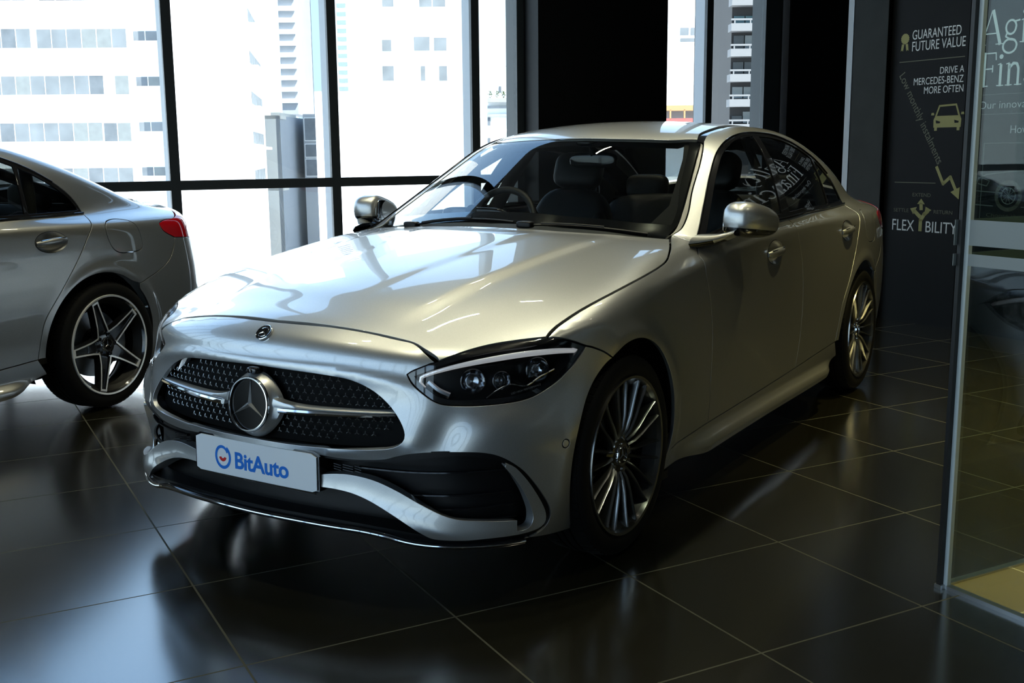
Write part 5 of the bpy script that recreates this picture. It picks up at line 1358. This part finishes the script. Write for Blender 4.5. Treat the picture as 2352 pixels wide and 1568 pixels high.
# ------------------------------------------------------------------ ceiling lamps
def downlight(s, d, power, rot=0.0, label=None, spread=100, grp='recessed ceiling downlights', col=(1.0, .95, .66)):
    r = empty('ceiling_downlight', rm(s, d, ZC)); r.rotation_euler = (0, 0, math.atan2(E1.y, E1.x) + rot)
    tag(r, label or 'slim recessed ceiling downlight with five LED points above the cars', 'ceiling light', grp)
    b = MB(); b.box((0, 0, -.006), (.30, .06, .012)); b.build('housing', M['lamp_body'], r, smooth=None)
    for k in range(5):
        b = MB(); b.lathe([(.0, -.0135), (.017, -.0135), (.019, -.0121)], 14, c=(-.108 + .054 * k, 0, 0), axis='z'); b.build('led', M['led'], r)
    if power:
        l = bpy.data.lights.new('lamp', 'AREA'); l.shape = 'RECTANGLE'; l.size = .27; l.size_y = .04; l.energy = power; l.color = col; l.spread = math.radians(spread)
        lo = bpy.data.objects.new('lamp', l); COL.objects.link(lo); lo.parent = r; lo.location = (0, 0, -.02)
for i in range(5):
    for j, p_ in ((0, 13.5), (1, 7)):                                  # two rows along the cars
        q_ = Vector((.9 - 1.2 * i, .12 - 1.9 * j, 0)) - Vector((CAM.x, CAM.y, 0)); downlight(q_.dot(E1), q_.dot(E2), p_, spread=110)
for i in range(3): downlight(4.9 + .35 * i, 3.3 - 1.2 * i, 26, spread=58, col=(1.0, .86, .36), label='recessed ceiling downlight close to the poster wall', grp='downlights by the posters')
downlight(3.4, 1.0, 26, spread=60, label='bright recessed ceiling downlight inside the glass room', grp=None)

# ------------------------------------------------------------------ the street outside
BX = Vector((-0.53338, 0.84587, 0)); BY = Vector((-0.84587, -0.53338, 0))
def st(u, y, z): return Vector((CAM.x, CAM.y, 0)) + BX * u + BY * y + Vector((0, 0, z))
def bbox(mb, u0, u1, y0, y1, z0, z1, mi=0): return mb.hexa([st(a, b, z) for z in (z0, z1) for a, b in ((u0, y0), (u1, y0), (u1, y1), (u0, y1))], mi)
t = MB(); t.add([st(-260, -40, -12), st(260, -40, -12), st(260, 300, -12), st(-260, 300, -12)], [(0, 1, 2, 3)])
g_ = t.build('street_ground', M['street'], smooth=None); struct(g_)
def building(name, label, Y, rects, depth, mat, wins=(), wmat='win_pale', frame=None, cat='building'):
    t = MB()
    for u0, u1, z0, z1 in rects: bbox(t, u0, u1, Y, Y + depth, max(z0, -12), z1)
    b = t.build(name, mat if not isinstance(mat, str) else M[mat], smooth=None); tag(b, label, cat)
    for u0, u1, z0, z1 in wins:
        t = MB(); bbox(t, u0, u1, Y - .06, Y + .02, z0, z1); w_ = t.build('window', M['white_wall'], b, smooth=None)
        n_ = max(1, round((u1 - u0) / .8)); du = (u1 - u0) / n_
        for k in range(n_):
            mt = M[random.choice(['win_pale', 'win_pale', 'win_mid', 'curtain'])] if wmat == 'mix' else M[wmat]
            t = MB(); bbox(t, u0 + du * k + .03, u0 + du * (k + 1) - .03, Y - .09, Y - .05, z0 + .04, z1 - .04); t.build('pane', mt, w_, smooth=None)
    return b
building('office_block', 'white office block with ribbon windows, far left beyond the glass', 60, [(-45, -18.62, -12, 20)], 12, 'white_wall',
    [(-31.9, -25.56, 6.95, 8.01), (-25.26, -20.44, 6.92, 7.97), (-32.1, -21.83, 4.5, 5.55), (-21.24, -20.47, 4.48, 5.53), (-32.4, -22.06, 2.02, 3.07), (-22.01, -20.52, 2.0, 3.05), (-32.0, -20.56, -.45, .65), (-31.7, -25.67, 9.39, 10.4), (-24.97, -20.58, 9.37, 10.4),
     (-20.1, -18.8, 7.27, 7.83), (-20.1, -18.8, 4.91, 5.46), (-20.1, -18.8, 2.51, 3.07), (-20.1, -18.8, .13, .67), (-20.1, -18.8, 9.6, 10.2)], 'mix')
# blank white block with a windowed flank
b = building('white_block', 'blank white block behind the second window bay with barred flank windows', 58, [], 10, 'white_wall') if False else None
t = MB(); sd_ = BX * -.1635 + BY * .9865; p0 = st(-13.67, 58, 0)
t.hexa([q + Vector((0, 0, z)) for z in (-12, 26) for q in (st(-17.77, 58, 0), p0, p0 + sd_ * 15, st(-17.9, 72, 0))]); b = t.build('white_block', M['white_wall'], smooth=None); tag(b, 'blank white block behind the second window bay with slanted flank windows', 'building')
nb = Vector((sd_.y, -sd_.x, 0)) * 1; nb = nb if nb.dot(BX) > 0 else -nb
for zt in (11.2, 9.05, 6.85, 4.7, 2.55, .45):
    t = MB(); t.hexa([p0 + sd_ * a + nb * h + Vector((0, 0, z)) for z in (zt - .75, zt) for a, h in ((2.2, -.02), (2.2, .03), (12.5, .03), (12.5, -.02))]); w_ = t.build('window', M['white_wall'], b, smooth=None)
    for k in range(4):
        a0 = 2.4 + 2.5 * k; t = MB(); t.hexa([p0 + sd_ * a + nb * h + Vector((0, 0, z)) for z in (zt - .70, zt - .05) for a, h in ((a0, .02), (a0, .05), (a0 + 2.2, .05), (a0 + 2.2, .02))]); t.build('pane', M['win_mid'], w_, smooth=None)
    t = MB(); t.hexa([p0 + sd_ * a + nb * h + Vector((0, 0, z)) for z in (zt - 1.0, zt - .85) for a, h in ((1.9, 0), (1.9, .5), (12.8, .5), (12.8, 0))]); t.build('sun_shade', M['white_wall'], b, smooth=None)
def banded(name, label, Y, u0, u1, z0, z1, depth, mat, bmat, step, bh, out=.3):
    t = MB(); bbox(t, u0, u1, Y, Y + depth, max(-12, z0), z1); b = t.build(name, M[mat], smooth=None); tag(b, label, 'building')
    z = z0 + step
    while z < z1:
        t = MB(); bbox(t, u0 - .05, u1 + .05, Y - out, Y + .1, z, z + bh); t.build('balcony', M[bmat], b, smooth=None); z += step
    return b
b = banded('balcony_tower', 'pale tower with a lattice of narrow balconies, beyond the white block', 95, -19.48, -18.12, 4.6, 30, 8, 'grey_wall', 'white_wall', .95, .35)
building('corner_house', 'cream corner house with a cornice, low beside the blue tower', 78, [(-17.6, -16.22, -12, 4.15), (-17.7, -16.1, 3.7, 3.95), (-17.7, -16.1, -1.3, -1.1)], 6, 'cream_wall')
t = MB(); sdd = BX * .06 + BY * 1.0; q0 = st(-16.2, 78, 0); t.hexa([q + Vector((0, 0, z)) for z in (-12, 3.9) for q in (q0, q0 + sdd * 14, q0 + sdd * 14 - BX * 3, q0 - BX * .3)]); b = t.build('side_wing', M['grey_wall'], bpy.data.objects['corner_house'], smooth=None)
building('blue_tower', 'tall pale blue tower left of the second mullion', 120, [(-22.9, -20.25, -12, 40)], 8, 'blue_wall')
building('glass_annex', 'small grey glass annex at the foot of the blue tower', 82, [(-15.34, -14.15, -12, 4.15)], 4, 'grey_wall', [(-15.25, -14.2, 2.2, 3.9), (-15.25, -14.2, 1.0, 2.0), (-15.25, -14.2, -.4, .9)], 'win_mid')
banded('louvre_tower', 'slim white tower with grey louvres seen right of the second mullion', 100, -15.27, -14.03, 5.36, 30, 6, 'white_wall', 'blue_wall', .72, .36, .05)
building('white_apartment_block', 'large white apartment block with few small windows in the third bay', 70, [(-10.15, -3.17, -12, 24), (-3.17, -2.42, -12, 24)], 10, 'white_wall',
    [(-7.89, -7.13, 10.18, 10.95), (-5.59, -3.92, 10.15, 10.95), (-7.97, -7.34, 7.5, 8.27), (-5.98, -4.95, 7.51, 8.43), (-4.73, -3.89, 7.5, 8.37), (-7.99, -7.23, 5.7, 6.68), (-5.59, -5.26, 5.68, 6.66), (-4.44, -3.89, 5.67, 6.65)], 'win_pale')
building('boundary_wall', 'low white street wall in front of the apartment block', 50, [(-8.79, -1.06, -12, 4.03)], 1, 'white_wall', cat='wall')
k_ = building('terrace_house', 'low white house with a planted roof terrace right of the third mullion', 60, [(-1.28, 2.2, -12, 3.79), (-1.18, 2.2, 3.79, 4.14), (-.06, .69, 4.3, 5.35)], 6, 'white_wall', [(-.2, .37, 2.64, 3.15), (-1.24, -1.03, 2.65, 3.16), (-.21, .36, 1.99, 2.41), (-1.25, -1.04, 1.72, 2.07), (.0, .2, 4.5, 5.1), (-.62, -.42, 4.4, 4.8)], 'win_mid')
t = MB(); bbox(t, -1.2, 2.2, 59.55, 60.02, 3.9, 4.12); bbox(t, -1.2, 2.2, 59.8, 60, 3.15, 3.3); bbox(t, -1.2, 2.2, 59.8, 60, 3.6, 3.72); t.build('ledge', M['grey_wall'], k_, smooth=None)
def foliage(name, label, u, y, z, ru, rz, n_, cat, lsz=.10):
    t = MB()
    for i in range(n_):
        a, b_, r_ = random.uniform(0, 2 * PI), random.uniform(-1, 1), random.random() ** .4
        c = Vector((math.cos(a) * math.sqrt(1 - b_ * b_) * ru, math.sin(a) * math.sqrt(1 - b_ * b_) * ru, b_ * rz)) * r_
        q = Matrix.Rotation(random.uniform(0, 6), 3, 'X') @ Matrix.Rotation(random.uniform(0, 6), 3, 'Z'); p = st(u, y, z) + c
        t.add([p + q @ Vector((-lsz, 0, 0)), p + q @ Vector((0, lsz * .4, 0)), p + q @ Vector((lsz, 0, 0)), p + q @ Vector((0, -lsz * .4, .02))], [(0, 1, 2, 3)])
    o = t.build(name, M['leaf'], smooth=None); return tag(o, label, cat)
for k in range(7):
    foliage('terrace_shrub', 'small green shrub in the planter along the roof terrace', -1.05 + .36 * k, 59.78, 4.34, .13, .20, 70, 'shrub', .05)['group'] = 'shrubs on the roof terrace'
def palm(u, y, z, h):
    t = MB(); t.tube([st(u, y, z - h), st(u, y, z)], .05, 6); r = t.build('palm_tree', M['cream_wall']); tag(r, 'small palm tree rising above the roof terrace', 'tree')
    for k in range(14):
        a = k * 2.4; d = BX * math.cos(a) + BY * math.sin(a); m_ = MB(); L_ = .42
        V = []
        for i in range(6):
            s_ = i / 5; c = st(u, y, z) + d * L_ * s_ + Vector((0, 0, .22 * math.sin(s_ * 2.2) - .06 * (k % 3) * s_)); o_ = Vector((-d.y, d.x, 0)) * .07 * (1 - s_) ** .5
            V += [c - o_, c + o_]
        m_.add(V, [(2 * i, 2 * i + 1, 2 * i + 3, 2 * i + 2) for i in range(5)]); m_.build('frond', M['leaf'], r, smooth=None)
palm(.12, 62, 5.75, 1.6)
foliage('street_tree', 'pale leafy street tree between the second mullion and the apartment block', -8.15, 55, 1.4, .45, 1.5, 500, 'tree', .14)
banded('striped_tower', 'pale blue striped tower in the narrow gap beside the pylon', 115, 1.4, 3.6, 10.36, 34, 6, 'blue_wall', 'white_wall', .62, .30, .05)
building('shop_house', 'white shop house with blue windows and a red and orange gallery right of the pylon', 60, [(7.0, 12.6, -12, 16)], 8, 'white_wall', [(9.11, 9.62, 7.29, 7.76), (9.67, 10.16, 7.29, 7.76), (9.12, 10.17, 6.95, 7.22), (11.02, 11.34, 7.5, 7.84), (11.39, 11.69, 7.5, 7.84), (11.03, 11.36, 6.94, 7.34), (11.4, 11.71, 6.93, 7.34)], 'win_pale')
sh = bpy.data.objects['shop_house']
t = MB(); bbox(t, 7.6, 11.9, 58.6, 58.8, 2.66, 2.95); t.build('railing', M['red_rail'], sh, smooth=None)
t = MB(); bbox(t, 7.6, 11.9, 58.6, 60, 3.35, 3.62); t.build('gallery_beam', M['orange'], sh, smooth=None)
t = MB(); bbox(t, 7.6, 11.9, 59.5, 60, 2.9, 3.4); t.build('gallery_wall', M['grey_wall'], sh, smooth=None)
for k in range(6): t = MB(); bbox(t, 7.7 + .75 * k, 7.78 + .75 * k, 58.6, 58.75, 2.9, 3.4); t.build('post', M['orange'], sh, smooth=None)
t = MB(); bbox(t, 7.93, 11.5, 40, 48, -12, 11); jt = t.build('dark_tower', M['tower_dark'], smooth=None); tag(jt, 'dark apartment tower with white balconies seen right of the pale fin', 'building')
for k in range(10):
    z = 10.0 - .868 * k
    t = MB(); bbox(t, 7.80, 11.6, 39.4, 40, z - .26, z); bbox(t, 7.80, 11.6, 39.4, 39.5, z + .10, z + .16); [bbox(t, 7.9 + .55 * q, 7.94 + .55 * q, 39.4, 39.46, z, z + .12) for q in range(7)]; t.build('balcony', M['slab_white'], jt, smooth=None)
    for q in range(8):
        u = 8.0 + .4 * q; m_ = random.choice(['curtain', 'teal_curtain', 'win_dark', 'win_dark', 'curtain'])
        t = MB(); bbox(t, u, u + .36, 39.93, 40.02, z + .05, z + random.choice([.30, .45, .50])); t.build('pane', M[m_], jt, smooth=None)

car, PT = build_car('sedan_car', 'paint', 'multi')
build_front(car, PT); build_mirrors(car, PT); build_cabin(car)
car2 = copy_tree(car)
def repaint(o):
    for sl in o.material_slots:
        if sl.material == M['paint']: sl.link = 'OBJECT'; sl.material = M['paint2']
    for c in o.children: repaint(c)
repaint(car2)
car_wheels(car, 'multi')
tag(car, 'silver sedan in the showroom centre, nose to camera, white plate with blue lettering', 'car', 'display cars')
car2.location = (2.443, -2.803, 0); car2.rotation_euler = (0, 0, .143)
car_wheels(car2, 'star')
tag(car2, 'grey silver sedan at the left edge, seen from its rear side, on star spoke wheels', 'car', 'display cars')
